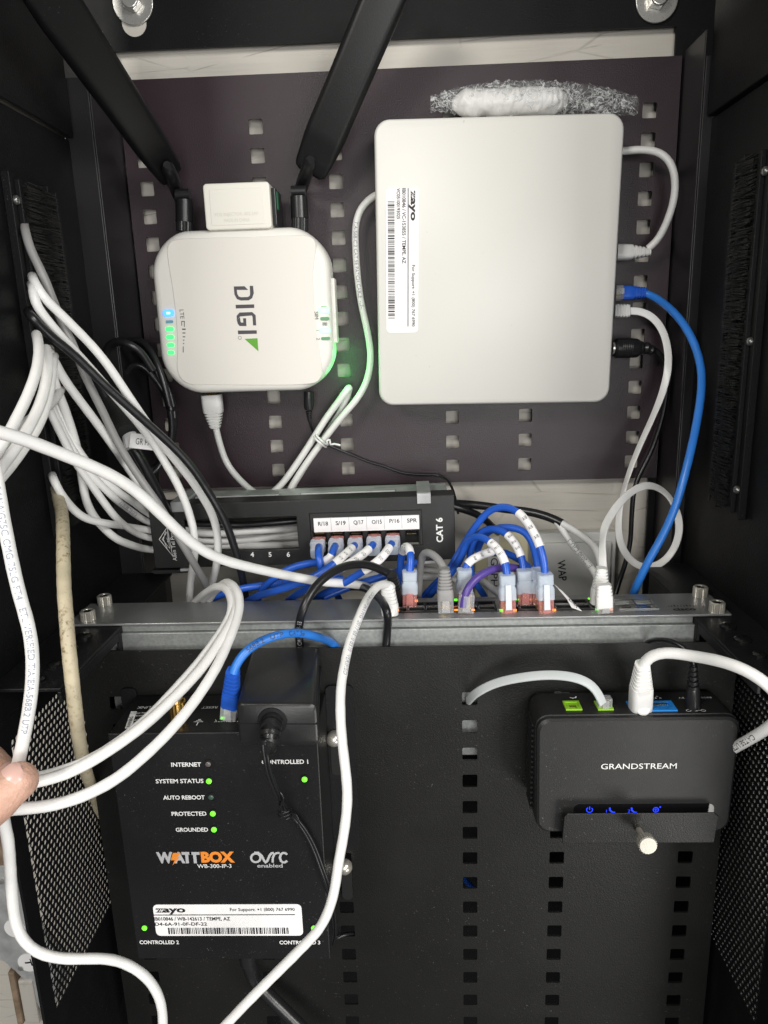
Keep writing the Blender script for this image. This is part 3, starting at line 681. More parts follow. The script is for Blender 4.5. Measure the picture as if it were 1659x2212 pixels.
# ------------------------------------------------------------------ patch panel
pp = thing('patch_bay', 'black twelve port wall patch panel with five blue cables plugged in', 'patch panel')
PL = at(336, 1232, -.10); PRt = at(984, 1212, -.10); PP = Fr(PL, PRt-PL, (0, 0, 1)); PP.n = V((0, -1, 0)); Lp = (PRt-PL).length; Hp = .0575
def pq(px, py, w=0):
    n_ = PP.n; d = ray(px, py); O = PP.p(0, 0, w); k = (O-CAM).dot(n_)/d.dot(n_); P = CAM+d*k; return PP.uv(P)
def prect(x0, y0, x1, y1):
    a = pq(x0, y0); b = pq(x1, y1); return (min(a[0], b[0]), max(a[0], b[0]), min(a[1], b[1]), max(a[1], b[1]))
win = prect(396, 1124, 645, 1185); lab = prect(668, 1110, 912, 1178)
mb = MB(); perf(mb, PP, 0, Lp, .0015, Hp, [win, lab], .004, 0)
mb.box((0, Hp-.0035, -.022), (Lp, Hp, -.0041), PP); mb.box((0, .0015, -.022), (Lp, .005, -.0041), PP); mb.box((Lp-.003, .0051, -.022), (Lp, Hp-.0036, -.0041), PP); 
mb.build('frame', 'bplastic2', pp, bevel=.0012, seg=2)
mb = MB(); a0 = pq(323, 1108); mb.prism([(-.004, .0), (.028, .0), (.028, -.003), (-.001, -.0035), (-.004, -.001)][::-1], -.028, .0006, PP); mb.build('end_cap', 'bplastic2', pp, bevel=.0008)
jk = MB(); hs = []
for k, px in enumerate((690, 729, 769, 809, 849, 890)):
    u, v = pq(px, 1160); hs.append((u-.0062, u+.0062, v-.0075, v+.0055))
perf(jk, PP, lab[0]+.0003, lab[1]-.0003, lab[2]+.0003, lab[3]-.0003, hs, .003, 0); jf = Fr(PP.p(0, 0, -.0015), PP.x, PP.y); 
for v in range(len(jk.v)): jk.v[v] = jk.v[v]+PP.n*-.0012
j = jk.build('jack_block', 'bplastic2', pp)
for h_ in hs:
    m_ = MB(); m_.box((h_[0]-.001, h_[2]-.001, -.016), (h_[1]+.001, h_[3]+.001, -.0125), PP); m_.box((h_[0], h_[2], -.012), (h_[0]+.0008, h_[3], -.0045), PP); m_.box((h_[1]-.0008, h_[2], -.012), (h_[1], h_[3], -.0045), PP); jj = m_.build('jack', 'hole', pp)
    m_ = MB()
    for k in range(8): m_.box((h_[0]+.0022+k*.001, h_[3]-.004, -.010), (h_[0]+.0026+k*.001, h_[3]-.0034, -.004), PP)
    m_.build('contacts', 'gold', jj)
r = prect(677, 1120, 906, 1140); ta, tb = pq(678, 1141), pq(906, 1135); sl = math.atan2(tb[1]-ta[1], tb[0]-ta[0])
mb = MB(); mb.box((r[0], r[2]-.0010, -.001), (r[1], r[3], .0004), PP); ls = mb.build('label_strip', 'paper', pp)
mb = MB(); ln = MB()
for s_, px, py in (('R/18', 698, 1131), ('S/19', 736, 1129.5), ('Q/17', 774.5, 1128), ('O/15', 814, 1127), ('P/16', 852, 1125), ('SPR', 890, 1124)):
    u, v = pq(px, py); text(mb, s_, PP, u, v-.0016, .0034, width=.0084, w=.0006, anchor='c', bold=.012)
for px in (715, 754, 792, 830, 868): u, v = pq(px, 1128); ln.flat([(u-.0001, r[2]), (u+.0001, r[2]), (u+.0001, r[3]), (u-.0001, r[3])], .00055, PP)
mb.build('lettering', 'ink', ls); ln.build('dividers', 'gink', ls)
mb = MB()
for s_, px in (('4', 545), ('5', 583.5), ('6', 623)): u, v = pq(px, 1198); text(mb, s_, PP, u, v-.0018, .0040, w=.0003, anchor='c', bold=.03)
for s_, px in (('7', 690), ('8', 730), ('9', 768), ('10', 808), ('11', 848), ('12', 889)): u, v = pq(px, 1192); text(mb, s_, PP, u, v-.0018, .0036, w=.0003, anchor='c', bold=.03)
mb.build('port_numbers', 'wink', pp); mb = MB(); u0, v0 = pq(954, 1171); u1, v1 = pq(951, 1118); TF = Fr(PP.p(u0, v0, .0003), PP.y, -PP.x); TF.n = PP.n
text(mb, 'CAT 6', TF, 0, -.001, .0052, width=(v1-v0), w=.0001, bold=.03)
mb.build('grade_lettering', 'wink', pp); mb = MB()
# maker's triangle emblem and lettering on the left end, reading upward
ef = lambda x, y: (lambda q: ((q[1]), -(q[0])))(pq(274+.26455*x, 1015+.26455*y))
EF = Fr(PP.p(0, 0, .0004), PP.y, -PP.x); EF.n = PP.n
e1, e2, e3 = ef(268, 566), ef(320, 455), ef(372, 712)
tri = [ef(262, 566), ef(322, 448), ef(376, 720)]
stroke(mb, [ef(266, 566), ef(330, 468), ef(375, 700)], .0005, EF, .0001, True); stroke(mb, [ef(290, 566), ef(330, 505), ef(352, 640)], .0004, EF, .0001, True)
stroke(mb, [ef(318, 500), ef(300, 566), ef(345, 566), ef(300, 566), ef(330, 640)], .0004, EF, .0001)
u, v = ef(347, 588); text(mb, 'INC.', EF, u, v, .0017, w=.0001)
u, v = ef(411, 740); text(mb, 'Allen Tel Products', EF, u, v, .0034, width=.0355, w=.0001)
mb.build('maker_emblem', 'wink', pp)
# steel stand-off bracket behind it
mb = MB(); mb.box((.010, Hp-.0045, -.066), (Lp-.004, Hp-.0034, -.0225), PP)
for a_ in (.02, Lp-.031):
    mb.box((a_, Hp+.0003, -.050), (a_+.0115, Hp+.0026, -.001), PP); mb.box((a_, Hp-.006, -.001+.0015), (a_+.0115, Hp+.0026, .0018), PP); mb.box((a_+.002, -.0012, -.03), (a_+.014, .0013, .0018), PP)
mb.build('bracket', 'zinc', pp, bevel=.0003)
mb = MB(); mb.box((.03, Hp-.0033, -.046), (.105, Hp-.0020, -.036), PP); mb.box((.125, Hp-.0033, -.046), (Lp-.05, Hp-.0020, -.036), PP); mb.build('stiffening_rib', 'zinc', pp, bevel=.0004)

# ------------------------------------------------------------------ wall boxes behind
b1 = thing('outlet_box', 'pale grey outlet box marked WAP on the back wall', 'outlet box', 'outlet boxes on the wall')
a, b = at(1160, 1152, .0), at(1333, 1148, .0)
mb = MB(); mb.prism(rrect(b.x-a.x, .090, .003, 4, (a.x+b.x)/2, a.z-.045), -.0128, 0, front((0, 0, 0))); mb.build('housing', 'wbox', b1, bevel=.0015)
a, b = at(1174, 1174, -.004), at(1322, 1170, -.004)
mb = MB(); mb.prism(rrect(b.x-a.x, .08, .002, 4, (a.x+b.x)/2, a.z-.040), 0, .004, front((0, 0, 0))); mb.build('cover', 'wbox', b1, bevel=.001)
P = at(1204, 1211, -.0042); P2 = at(1220, 1254, -.0042); TF = Fr(P, (P2.x-P.x-.0055, 0, P2.z-P.z), (1, 0, 0)); TF.n = V((0, -1, 0))
mb = MB(); text(mb, 'WAP', TF, 0, 0, .0074, width=.0215, w=.0002, bold=.012); mb.build('lettering', 'ink', b1)
b2 = thing('outlet_box', 'beige outlet box with a white DIG PH strip on the back wall', 'outlet box', 'outlet boxes on the wall')
a, b = at(1025, 1152, .0), at(1143, 1148, .0)
mb = MB(); mb.prism(rrect(b.x-a.x, .090, .003, 4, (a.x+b.x)/2, a.z-.045), -.0128, 0, front((0, 0, 0))); mb.build('housing', 'beige', b2, bevel=.002)
a, b = at(1054, 1160, -.0003), at(1078, 1160, -.0003); mb = MB(); mb.box((a.x, -.0006, a.z-.075), (b.x, -.0001, a.z)); mb.build('label_strip', 'paper', b2)
P = at(1060, 1180, -.0007); TF = Fr(P, (.003, 0, -1), (1, 0, 0)); TF.n = V((0, -1, 0)); mb = MB(); text(mb, 'DIG  PH', TF, 0, .0002, .0068, width=.042, w=.0002); mb.build('lettering', 'ink', b2)

# ------------------------------------------------------------------ network switch standing on end, ports up
ZS = 1.1905
sw = thing('network_switch', 'grey rack switch mounted with its row of ports facing up', 'network switch')
def sp_(px, py): P = atz(px, py, ZS); return P
pbl, pbr, pfl, pfr = sp_(198, 1301), sp_(1532, 1283), sp_(168, 1346), sp_(1584, 1329)
yb_, yf_ = (pbl.y+pbr.y)/2, (pfl.y+pfr.y)/2; x0, x1 = min(pbl.x, pfl.x), max(pbr.x, pfr.x)
SF = Fr((0, 0, ZS), (1, 0, 0), (0, 1, 0))
pz0, pz1 = sp_(858, 1321), sp_(1322, 1297)
zone = (sp_(838, 1310).x, sp_(1320, 1310).x, sp_(1080, 1320.5).y, sp_(1080, 1298).y)
sf0 = (sp_(1328, 1303).x, sp_(1412, 1303).x, sp_(1370, 1316.5).y, sp_(1370, 1296).y)
mb = MB(); perf(mb, SF, x0, x1, yf_, yb_, [zone, sf0], .0018, 0); mb.build('faceplate', 'alu', sw, bevel=.0005)
cl, cr = sp_(226, 1346).x, sp_(1519, 1331).x
mb = MB(); mb.box((cl, yf_+.0012, ZS-.115), (cr, yb_-.001, ZS-.0085)); mb.box((cl+.004, yf_+.004, ZS-.0084), (cr-.004, yb_-.003, ZS-.0019)); mb.build('chassis', 'chassis', sw, bevel=.0006)
# port cage: 2 rows of 12
hs = []; nx = 12; gapx = .0045; pw = (zone[1]-zone[0]-gapx-.004)/nx
ym = (zone[2]+zone[3])/2; pxs = []
for k in range(nx):
    cx = zone[0]+.002+pw*(k+.5)+(gapx if k >= 6 else 0); pxs.append(cx)
    for (ya, yb3) in ((zone[2]+.0022, ym-.0022), (ym+.0022, zone[3]-.0022)): hs.append((cx-pw*.42, cx+pw*.42, ya, yb3))
mb = MB(); PF = Fr((0, 0, ZS+.0004), (1, 0, 0), (0, 1, 0)); perf(mb, PF, zone[0]+.0003, zone[1]-.0003, zone[2]+.0003, zone[3]-.0003, hs, .0018, 0); cg_ = mb.build('port_cage', 'bsmooth', sw)
mb = MB(); mb.box((zone[0], zone[2], ZS-.0128), (zone[1], zone[3], ZS-.0082)); mb.build('port_floor', 'hole', cg_)
mb = MB()
for cx in pxs: mb.box((cx-pw*.44, ym-.0024, ZS+.0005), (cx+pw*.44, ym+.0006, ZS+.0012))
mb.box((zone[0]+.002+pw*6+.0006, zone[2]+.001, ZS+.0004), (zone[0]+.002+pw*6+gapx-.0006, zone[3]-.001, ZS+.0009)); mb.build('shield_strip', 'silverm', cg_)
mb = MB()
for h_ in hs:
    if h_[2] < ym-.004:
        for k in range(8): mb.box((h_[0]+.0024+k*.00085, h_[2]+.0004, ZS-.004), (h_[0]+.0028+k*.00085, h_[2]+.0018, ZS-.0008))
mb.build('contacts', 'gold', cg_)
for px, py, m in ((857, 1298, 'ledo'), (868, 1298, 'ledg'), (899, 1299, 'ledo'), (985, 1297, 'ledg'), (858, 1319.5, 'ledo'), (985, 1319.5, 'ledo'), (1022, 1319.5, 'ledo'), (1118, 1297, 'ledg'), (1148, 1297, 'ledo'), (1083, 1319.5, 'ledg'), (1112, 1319.5, 'ledo'), (1160, 1295, 'ledo'), (1197, 1319, 'ledo'), (1274, 1295, 'ledg'), (1282, 1298, 'ledg'), (1290, 1318, 'ledg'), (1320, 1317.5, 'ledo')):
    P = sp_(px, py); mb = MB(); mb.box((P.x-.0013, P.y-.0007, ZS-.001), (P.x+.0013, P.y+.0009, ZS+.0011)); mb.build('port_light', m, sw)
mb = MB(); mb.box((sf0[0], sf0[2], ZS-.008), (sf0[1], sf0[3], ZS-.0075)); sg = mb.build('module_cage', 'hole', sw)
mb = MB(); xm = (sf0[0]+sf0[1])/2; yy = (sf0[2]+sf0[3])/2
mb.box((sf0[0], sf0[2]+.0001, ZS-.0016), (sf0[1], sf0[2]+.0012, ZS+.0006)); mb.box((sf0[0], sf0[3]-.0012, ZS-.0016), (sf0[1], sf0[3]-.0001, ZS+.0006)); mb.box((xm-.0007, sf0[2]+.0013, ZS-.0016), (xm+.0007, sf0[3]-.0013, ZS+.0006)); mb.box((sf0[0]+.0001, yy-.0010, ZS-.0017), (xm-.0008, yy+.0002, ZS+.0004)); mb.box((xm+.0008, yy-.0010, ZS-.0017), (sf0[1]-.0001, yy+.0002, ZS+.0004))
for q in (sf0[0]+.003, xm+.003): mb.box((q, sf0[2]+.0045, ZS-.004), (q+.007, sf0[2]+.0062, ZS+.0003))
mb.build('cage_trim', 'silverm', sg)
mb = MB(); P = sp_(1456, 1319.5); text(mb, 'cisco', SF, P.x, P.y, .0052, width=.0165, w=.0003, bold=.03)
for k, h_ in enumerate((.0010, .0016, .0030, .0016, .0010, .0016, .0030, .0016, .0010)): xx = P.x-.0015+k*.0023; yb4 = P.y+.0082; mb.flat([(xx, yb4-h_*.2), (xx+.0009, yb4-h_*.2), (xx+.0009, yb4+h_), (xx, yb4+h_)], .0003, SF)
mb.build('logo', 'ink', sw); mb = MB()
for i in range(24):
    k = i//2; xx = pxs[k]+(-.25 if i % 2 == 0 else .25)*pw
    text(mb, str(i+1), SF, xx, zone[2]-.0036, .0018, w=.0003, anchor='c')
mb.build('port_numbers', 'ink', sw); mb = MB()
for s_, px, py in (('SFP 25', 1372, 1323), ('SFP 26', 1397, 1323), ('SFP 25', 1334, 1290), ('MINI 26', 1374, 1289), ('24 Port Gigabit', 1035, 1294), ('PoE', 940, 1296)): P = sp_(px, py); text(mb, s_, SF, P.x, P.y, .0017, w=.0003)
mb.build('port_names', 'ink', sw)
for px, py in ((227, 1305), (191, 1339), (1512, 1287), (1548, 1321)):
    P = sp_(px, py); mb = MB(); mb.cyl(P, P+V((0, 0, .0072)), .0056, n=44, knurl=.07); mb.lathe(P+V((0, 0, .0072)), (0, 0, 1), [(0, .0053), (.0007, .0047), (.0003, .0030), (-.001, .0026), (-.0012, .0002)], 24); mb.build('thumb_screw', 'nickel', sw, smooth=25)

# ------------------------------------------------------------------ power conditioner with printed front
wb = thing('power_conditioner', 'black metal power box with green lights and orange logo', 'power conditioner')
YW = -.250
a, b, c, d = at(233, 1592, YW), at(690, 1570, YW), at(300, 2069, YW), at(707, 2072, YW)
wx0, wx1, wz0, wz1 = (a.x+c.x)/2, (b.x+d.x)/2, (c.z+d.z)/2, (a.z+b.z)/2-.001
WF = front((0, YW, 0))
mb = MB(); mb.box((wx0, YW+.0022, wz0), (wx1, -.196, wz1)); mb.build('case', 'blackbox', wb, bevel=.0008)
mb = MB(); mb.box((wx0-.0004, YW, wz0-.0006), (wx1+.0004, YW+.002, wz1+.0006)); mb.build('front_panel', 'blackbox', wb, bevel=.0008)
def wl(px, py): P = at(px, py, YW); return P.x, P.z
for s_, px, py, wd in (('INTERNET', 435, 1655, 56), ('SYSTEM STATUS', 440, 1690.5, 90), ('AUTO REBOOT', 443, 1726, 79), ('PROTECTED', 446.5, 1761, 66.5), ('GROUNDED', 450, 1795.5, 62), ('CONTROLLED 1', 666, 1649, 86), ('CONTROLLED 2', 387, 2038.5, 79), ('CONTROLLED 3', 692, 2039, 81)):
    u, v = wl(px, py); txt = MB(); text(txt, s_, WF, u, v, .0031, width=wd*.001*.59/1.5796*1.0, w=.0003, bold=.022, anchor='r'); txt.build('lettering', 'wink', wb)
u, v = wl(500.5, 1874); txt = MB(); text(txt, 'WB-300-IP-3', WF, u, v, .0031, width=.0248, w=.0003, anchor='r', bold=.008)
txt.build('lettering', 'wink', wb)
for px, py, m in ((450, 1650, 'ledoff'), (451.5, 1687, 'ledg'), (456, 1721.5, 'ledoff2'), (460, 1757, 'ledg'), (462.5, 1791.5, 'ledg'), (658, 1683, 'ledg'), (312.5, 2004, 'ledg'), (678, 2004, 'ledg')):
    u, v = wl(px, py); mb = MB(); mb.lathe(WF.p(u+.0008, v, .0001), (0, -1, 0), [(0, .0036), (.0005, .0036), (.0005, .0027), (-.0003, .0025)], 20); bz = mb.build('light_bezel', 'bsmooth', wb)
    mb = MB(); mb.lathe(WF.p(u, v, .0004), (0, -1, 0), [(-.002, .0019), (.0004, .0019), (.0009, .0012)], 16); mb.build('status_light', m, bz, smooth=50)
def w6(x, y): return wl(301.7+.2811*x, 1700.7+.2811*y)
lg = MB()
def run(m_, s_, xa, xb, yb5, yt, bold=.05, shear=0):
    u0, v0 = w6(xa, yb5); u1, v1 = w6(xb, yt); text(m_, s_, WF, u0, v0, v1-v0, width=u1-u0, w=.0003, bold=bold, shear=shear)
run(lg, 'W', 135, 252, 576, 500, .055); run(lg, 'A', 262, 345, 576, 500, .055); run(lg, 'T', 330, 398, 576, 500, .055); run(lg, 'T', 390, 460, 576, 500, .055); 
lg.build('logo_lettering', 'greylogo', wb); lg = MB()
def wp(x, y): return w6(x, y)
cx, cy = 893, 540
stroke(lg, [wp(893+36*math.cos(t), 540+33*math.sin(t)) for t in [i*math.pi/12 for i in range(24)]], .0016, WF, .0003, True)
stroke(lg, [wp(880, 500), wp(912, 500), wp(938, 522), wp(958, 562), wp(968, 574), wp(980, 566), wp(1000, 520), wp(1014, 504), wp(1032, 501)], .0017, WF, .00036)
stroke(lg, [wp(1022, 576), wp(1024, 540), wp(1034, 514), wp(1052, 503), wp(1076, 502)], .0016, WF, .00033)
stroke(lg, [wp(1134, 515), wp(1118, 503), wp(1102, 502), wp(1086, 512), wp(1078, 538), wp(1086, 564), wp(1102, 575), wp(1118, 574), wp(1134, 562)], .0017, WF, .0003)
u, v = wp(905, 614); u1, _v = wp(1100, 614); text(lg, 'enabled', WF, u, v, .0031, width=u1-u, w=.0003, bold=.012)
lg.build('logo_lettering', 'greylogo', wb)
og = MB(); run(og, 'BOX', 476, 726, 571, 497, .055); og.flat([wp(258, 500), wp(318, 500), wp(288, 540), wp(303, 540), wp(255, 596), wp(270, 556), wp(240, 556)][::-1], .0006, WF); og.build('orange_logo', 'orange', wb)
s0, s1 = w6(97, 898), w6(1243, 898); s2 = w6(135, 1138); s3 = w6(1258, 1137)
SL = Fr(WF.p((s0[0]+s2[0])/2, (s2[1]+s3[1])/2, .0002), (1, 0, .002), (0, 0, 1)); SL.n = V((0, -1, 0))
sw_, sh_ = (s1[0]+s3[0])/2-(s0[0]+s2[0])/2, (s0[1]+s1[1])/2-(s2[1]+s3[1])/2
asset_label(wb, SL, sw_, sh_, 'IB010846 / WB-142613 / TEMPE, AZ', 'D4-6A-91-0F-DF-22', (sw_*.515, sw_*.355), .0003, seed=9)
# top face printing (reads from the back), ground post, network jack
ZT = wz1; TF = Fr((0, 0, ZT+.0004), (-1, 0, 0), (0, -1, 0)); TF.n = V((0, 0, 1))
def tq(px, py): P = atz(px, py, ZT); return -P.x, -P.y
mb = MB()
for s_, px, py, wd, h_ in (('OVRC BUS LINK', 397, 1526, .034, .0034), ('RESET', 471, 1527, .0115, .0030), ('NETWORK', 516, 1555, .0170, .0036), ('Future', 318, 1546, .008, .0022), ('Use ONLY!', 318, 1540, .012, .0022), ('Future', 312, 1562, .008, .0022), ('Use ONLY!', 314, 1555, .012, .0022)):
    u, v = tq(px, py); text(mb, s_, TF, u, v, h_, width=wd, w=.0001)
u, v = tq(429, 1560)
for k, l in enumerate((.0032, .0021, .001)): mb.flat([(u-l, v-.0016*k), (u+l, v-.0016*k), (u+l, v-.0016*k+.0006), (u-l, v-.0016*k+.0006)], .0001, TF)
mb.flat([(u-.0003, v), (u+.0003, v), (u+.0003, v+.005), (u-.0003, v+.005)], .0001, TF)
c4_ = [tq(*p) for p in ((270, 1575), (283, 1575), (296, 1538), (283, 1538))]; mb.flat(c4_, .0001, TF); mb.build('top_lettering', 'wink', wb)
mb = MB(); f2 = Fr(TF.p(c4_[0][0], c4_[0][1], .0002), V(TF.x)*(c4_[3][0]-c4_[0][0])+V(TF.y)*(c4_[3][1]-c4_[0][1]), V(TF.x)*(c4_[0][0]-c4_[1][0])+V(TF.y)*(c4_[0][1]-c4_[1][1])); f2.n = V((0, 0, 1))
text(mb, 'WARNING', f2, .0005, -.0032, .0026, width=.0150, w=.0002, bold=.01); mb.build('warning_lettering', 'ink', wb)
P = atz(386, 1556, ZT); mb = MB(); mb.cyl(P, P+V((0, 0, .015)), .0062, n=30, knurl=.06); mb.cyl(P+V((0, 0, .015)), P+V((0, 0, .017)), .005, .0046, 20); mb.build('ground_post', 'brass', wb)
P = atz(494, 1553, ZT); mb = MB(); mb.box((P.x-.0078, P.y-.004, ZT-.001), (P.x+.0078, P.y+.010, ZT+.0006)); nj = mb.build('network_jack', 'hole', wb)
mb = MB(); Q = atz(482, 1554, ZT); mb.box((Q.x-.0015, Q.y-.001, ZT), (Q.x+.0015, Q.y+.001, ZT+.0015)); mb.build('link_light', 'ledg', nj)
# mounting ears and slots
for sx in (-1, 1):
    xa = wx0 if sx < 0 else wx1; xb = xa+sx*(.012 if sx < 0 else .021)
    mb = MB(); mb.prism(rrect(abs(xb-xa), wz1-wz0+.006-.05*(sx > 0), .004, 5, (xa+xb)/2, (wz0+wz1)/2+.003+.025*(sx > 0)), -.0565+.0005, -.0545, Fr((0, YW, 0), (1, 0, 0), (0, 0, 1))); mb.build('mounting_ear', 'blackbox', wb)
for px, py in ((722, 1592), (745, 1868)):
    P = at(px, py, -.196); mb = MB(); mb.lathe(P, (0, -1, 0), [(0, .0058), (.0035, .0062), (.006, .0050), (.0075, .0025), (.008, .0005)], 20); mb.build('mounting_screw', 'nickel', wb, smooth=40)
    mb = MB(); mb.prism(rrect(.0085, .030, .004, 6), 0, .0009, front((P.x+.001, -.1955, P.z-.018))); mb.build('slot', 'hole', wb)
P = V((at(535, 2075, -.225).x, -.225, wz0)); GRIP = P.copy(); mb = MB(); mb.cyl(P, P-V((0, 0, .012)), .010, .0085, 20); mb.cyl(P-V((0, 0, .012)), P-V((0, 0, .03)), .0075, .006, 16); mb.build('cord_grip', 'brubber', wb, smooth=40)

# ------------------------------------------------------------------ black power adapter lying on it
pa = thing('power_adapter', 'black brick power adapter resting on the power box', 'power adapter')
YA = -.268
fl, frr = at(509, 1521, YA), at(684, 1521, YA); fb = at(525, 1610, YA); lx0, lx1 = fl.x, frr.x
zb_, zt_ = wz1+.0006, fl.z
back = V(((at(545, 1396, -.175).x+at(689, 1396, -.175).x)/2-(lx0+lx1)/2, .093, 0))
AF = Fr(((lx0+lx1)/2, YA, (zb_+zt_)/2), (1, -.03, 0), (0, 0, 1)); AF.n = V((0, -1, 0)); hw, hh = (lx1-lx0), (zt_-zb_)
mb = MB(); back = at(616, 1396, -.1968)-AF.p(0, (zt_-zb_)/2)
R_ = lambda k, t, q=1: [AF.p(x, y)+back*t for x, y in rrect((hw-2*k)*q*(1-.06*t), hh-2*k, .004, 5)]
mb.layers([R_(.0016, 0), R_(.0004, .012), R_(0, .03), R_(0, .97), R_(.002, 1)]); mb.build('case', 'satin', pa, smooth=35)
mb = MB(); mb.layers([[AF.p(x, y)+back*t for x, y in rrect(hw*1.0025, .0007, .0002, 2, 0, .001)] for t in (-.004, .97)]); mb.build('seam', 'brubber', pa)
A = AF.p(-.003, .003, -.002); C_ = cp(571, 1617, .462)
mb = MB(); pth = smooth_pts(spline([A, AF.p(-.0032, .001, .008), AF.p(-.0035, -.006, .013), C_], .0008), 6); nb = len(pth)
tube(mb, pth, [.0056*(1-.22*i/nb) for i in range(nb)], 18)
T_, N_ = frames(pth); k = 3
while k < nb-4:
    f_ = 1-.22*k/nb; mb.cyl(pth[k], pth[k]+T_[k]*.0026, .0075*f_, .0072*f_, 20); k += 5
mb.build('strain_relief', 'satin', pa, smooth=30)
mb = MB(); mb.lathe(A+V((0, -.0005, 0)), (0, -1, 0), [(0, .0105), (.002, .0095), (.0022, .0072)], 24); mb.build('cord_collar', 'bplastic', pa, smooth=40)
cord = [C_+V((0, .002, .004)), cp(574, 1634, .463), cp(583, 1676, .470), cp(602, 1721, .482), cp(612, 1745, .49), cp(633, 1762, -.257), cp(656, 1790, -.2545), cp(676, 1826, -.254), cp(695, 1876, -.254), cp(709, 1916, -.252), cp(719, 1970, -.236), cp(722, 2020, -.216), cp(717, 2040, -.206), cp(722, 2028, -.200), cp(745, 2018, -.197), cp(762, 2016, -.190)]
for q in (-1, 1):
    pth = smooth_pts(spline(cord, .003), 2); T, N = frames(pth); mb = MB(); tube(mb, [p+RT*.0011*q for p in pth], .00125, 8)
    if q < 0: mb.cyl(pth[0]-V((0, 0, .001)), pth[0]+V((0, 0, .002)), .003)
    mb.build('cord', 'ck', pa, smooth=60)
tt = thing('twist_tie', 'black twist tie round the thin adapter cord', 'twist tie')
P = cp(615, 1748, .489); mb = MB(); tube(mb, [P+V((.0045*math.cos(a), -.0035*math.sin(a), .0007*math.sin(2*a)-.0004*a)) for a in [i*.42 for i in range(34)]], .0006, 8); tube(mb, spline([P+V((.004, -.002, -.001)), cp(640, 1760, .478), cp(647, 1775, .478), cp(642, 1786, .48), cp(650, 1783, .48)], .002), .0005, 8); tube(mb, spline([P+V((-.003, -.003, .002)), cp(612, 1722, .478), cp(606, 1712, .478)], .002), .0008, 8)
tt2 = mb.build('wire', 'ck', tt, smooth=60)

# ------------------------------------------------------------------ black phone adapter in its clamp
ata = thing('phone_adapter', 'black phone adapter box with lime and blue ports on top', 'phone adapter')
YG = -.236
gl, gr, gbl, gbr = at(1163, 1553, YG), at(1603, 1551, YG), at(1157, 1799, YG), at(1573, 1798, YG)
GC = front(((gl.x+gr.x+gbl.x+gbr.x)/4, 0, (gl.z+gr.z+gbl.z+gbr.z)/4)); gh = (gl.z+gr.z-gbl.z-gbr.z)/2; gw = (gr.x-gl.x+gbr.x-gbl.x)/2
def gring(k, w_, r=.009):
    out = []
    for x, y in rrect(gw-2*k, gh-2*k, r, 6): out.append(GC.p(x*(1+.018*y/gh), y, w_))
    return out
mb = MB(); mb.layers([gring(.004, .1945), gring(.0005, .198), gring(-.0003, .214), gring(-.0004, .2305), gring(.0003, .2310), gring(0, .2315), gring(.0002, .2345), gring(.0018, .236)]); mb.build('case', 'bplastic2', ata, smooth=30)
zt_ = GC.O.z+gh/2+.0006
GT = Fr((0, 0, zt_), (1, 0, 0), (0, 1, 0))
def gt(px, py): P = atz(px, py, zt_); return P.x, P.y
def port(p4, m, name, nest, inset=.0016, cut='s'):
    a_ = [gt(*p) for p in p4]; q = MB(); q.prism(a_ if True else a_, -.003, .0007, GT)
    o = q.build(name, m, ata, bevel=.0002); return o
for k, (xa, xb) in enumerate(((1215, 1258), (1283, 1326))):
    a_ = gt(xa, 1516); b_ = gt(xb, 1534); q = MB(); u0, u1, v0, v1 = a_[0], b_[0], b_[1], a_[1]
    cxx = (u0+u1)/2; perf(q, Fr((0, 0, zt_+.0009), (1, 0, 0), (0, 1, 0)), u0, u1, v0, v1, [(cxx-.0046, cxx+.0046, v0+.0034, v1-.0016), (cxx-.0024, cxx+.0024, v0+.0012, v0+.0034)], .0022, 0)
    o = q.build('phone_port', 'lime', ata); q = MB(); q.box((u0+.001, v0+.001, zt_-.0004), (u1-.001, v1-.001, zt_+.0001)); q.build('port_floor', 'lime', o)
    q = MB()
    for j in range(4): q.box((cxx-.0022+j*.0013, v0+.0036, zt_+.0002), (cxx-.0017+j*.0013, v0+.0060, zt_+.0006))
    q.build('contacts', 'gold', o)
a_ = gt(1352, 1516.5); b_ = gt(1464, 1536); u0, u1, v0, v1 = a_[0], b_[0], b_[1], a_[1]; q = MB(); um = (u0+u1)/2; hs = []
for cxx in ((u0+um)/2+.0006, (um+u1)/2-.0006): hs += [(cxx-.0062, cxx+.0062, v0+.0040, v1-.0018), (cxx-.0032, cxx+.0032, v0+.0014, v0+.0040)]
perf(q, Fr((0, 0, zt_+.0009), (1, 0, 0), (0, 1, 0)), u0, u1, v0, v1, hs, .0022, 0); o = q.build('network_port', 'pblue', ata); q = MB(); q.box((u0+.001, v0+.001, zt_-.0004), (u1-.001, v1-.001, zt_+.0001)); q.build('port_floor', 'pblue', o)
q = MB(); cxx = (um+u1)/2-.0006
for j in range(8): q.box((cxx-.0046+j*.00125, v1-.0052, zt_+.0002), (cxx-.0041+j*.00125, v1-.0020, zt_+.0006))
q.build('contacts', 'gold', o)
mb = MB(); TFr = Fr((0, 0, zt_+.0008), (-1, 0, 0), (0, -1, 0)); TFr.n = V((0, 0, 1))
def gtr(px, py): P = atz(px, py, zt_); return -P.x, -P.y
for s_, px, py, wd in (('RESET', 1535, 1508, .0095), ('12V', 1482, 1509, .006)): u, v = gtr(px, py); text(mb, s_, TFr, u, v, .0022, width=wd)
for px, py in ((1236, 1508), (1306, 1508)):
    u, v = gtr(px, py); stroke(mb, [(u-.003, v-.001), (u-.0022, v+.001), (u, v+.0016), (u+.0018, v+.0006)], .0009, TFr, 0)
u, v = gtr(1420, 1508); 
for du, dv in ((0, -.001), (-.0017, .0013), (.0017, .0013)): mb.flat(disc(u+du, v+dv, .0009, 10), 0, TFr)
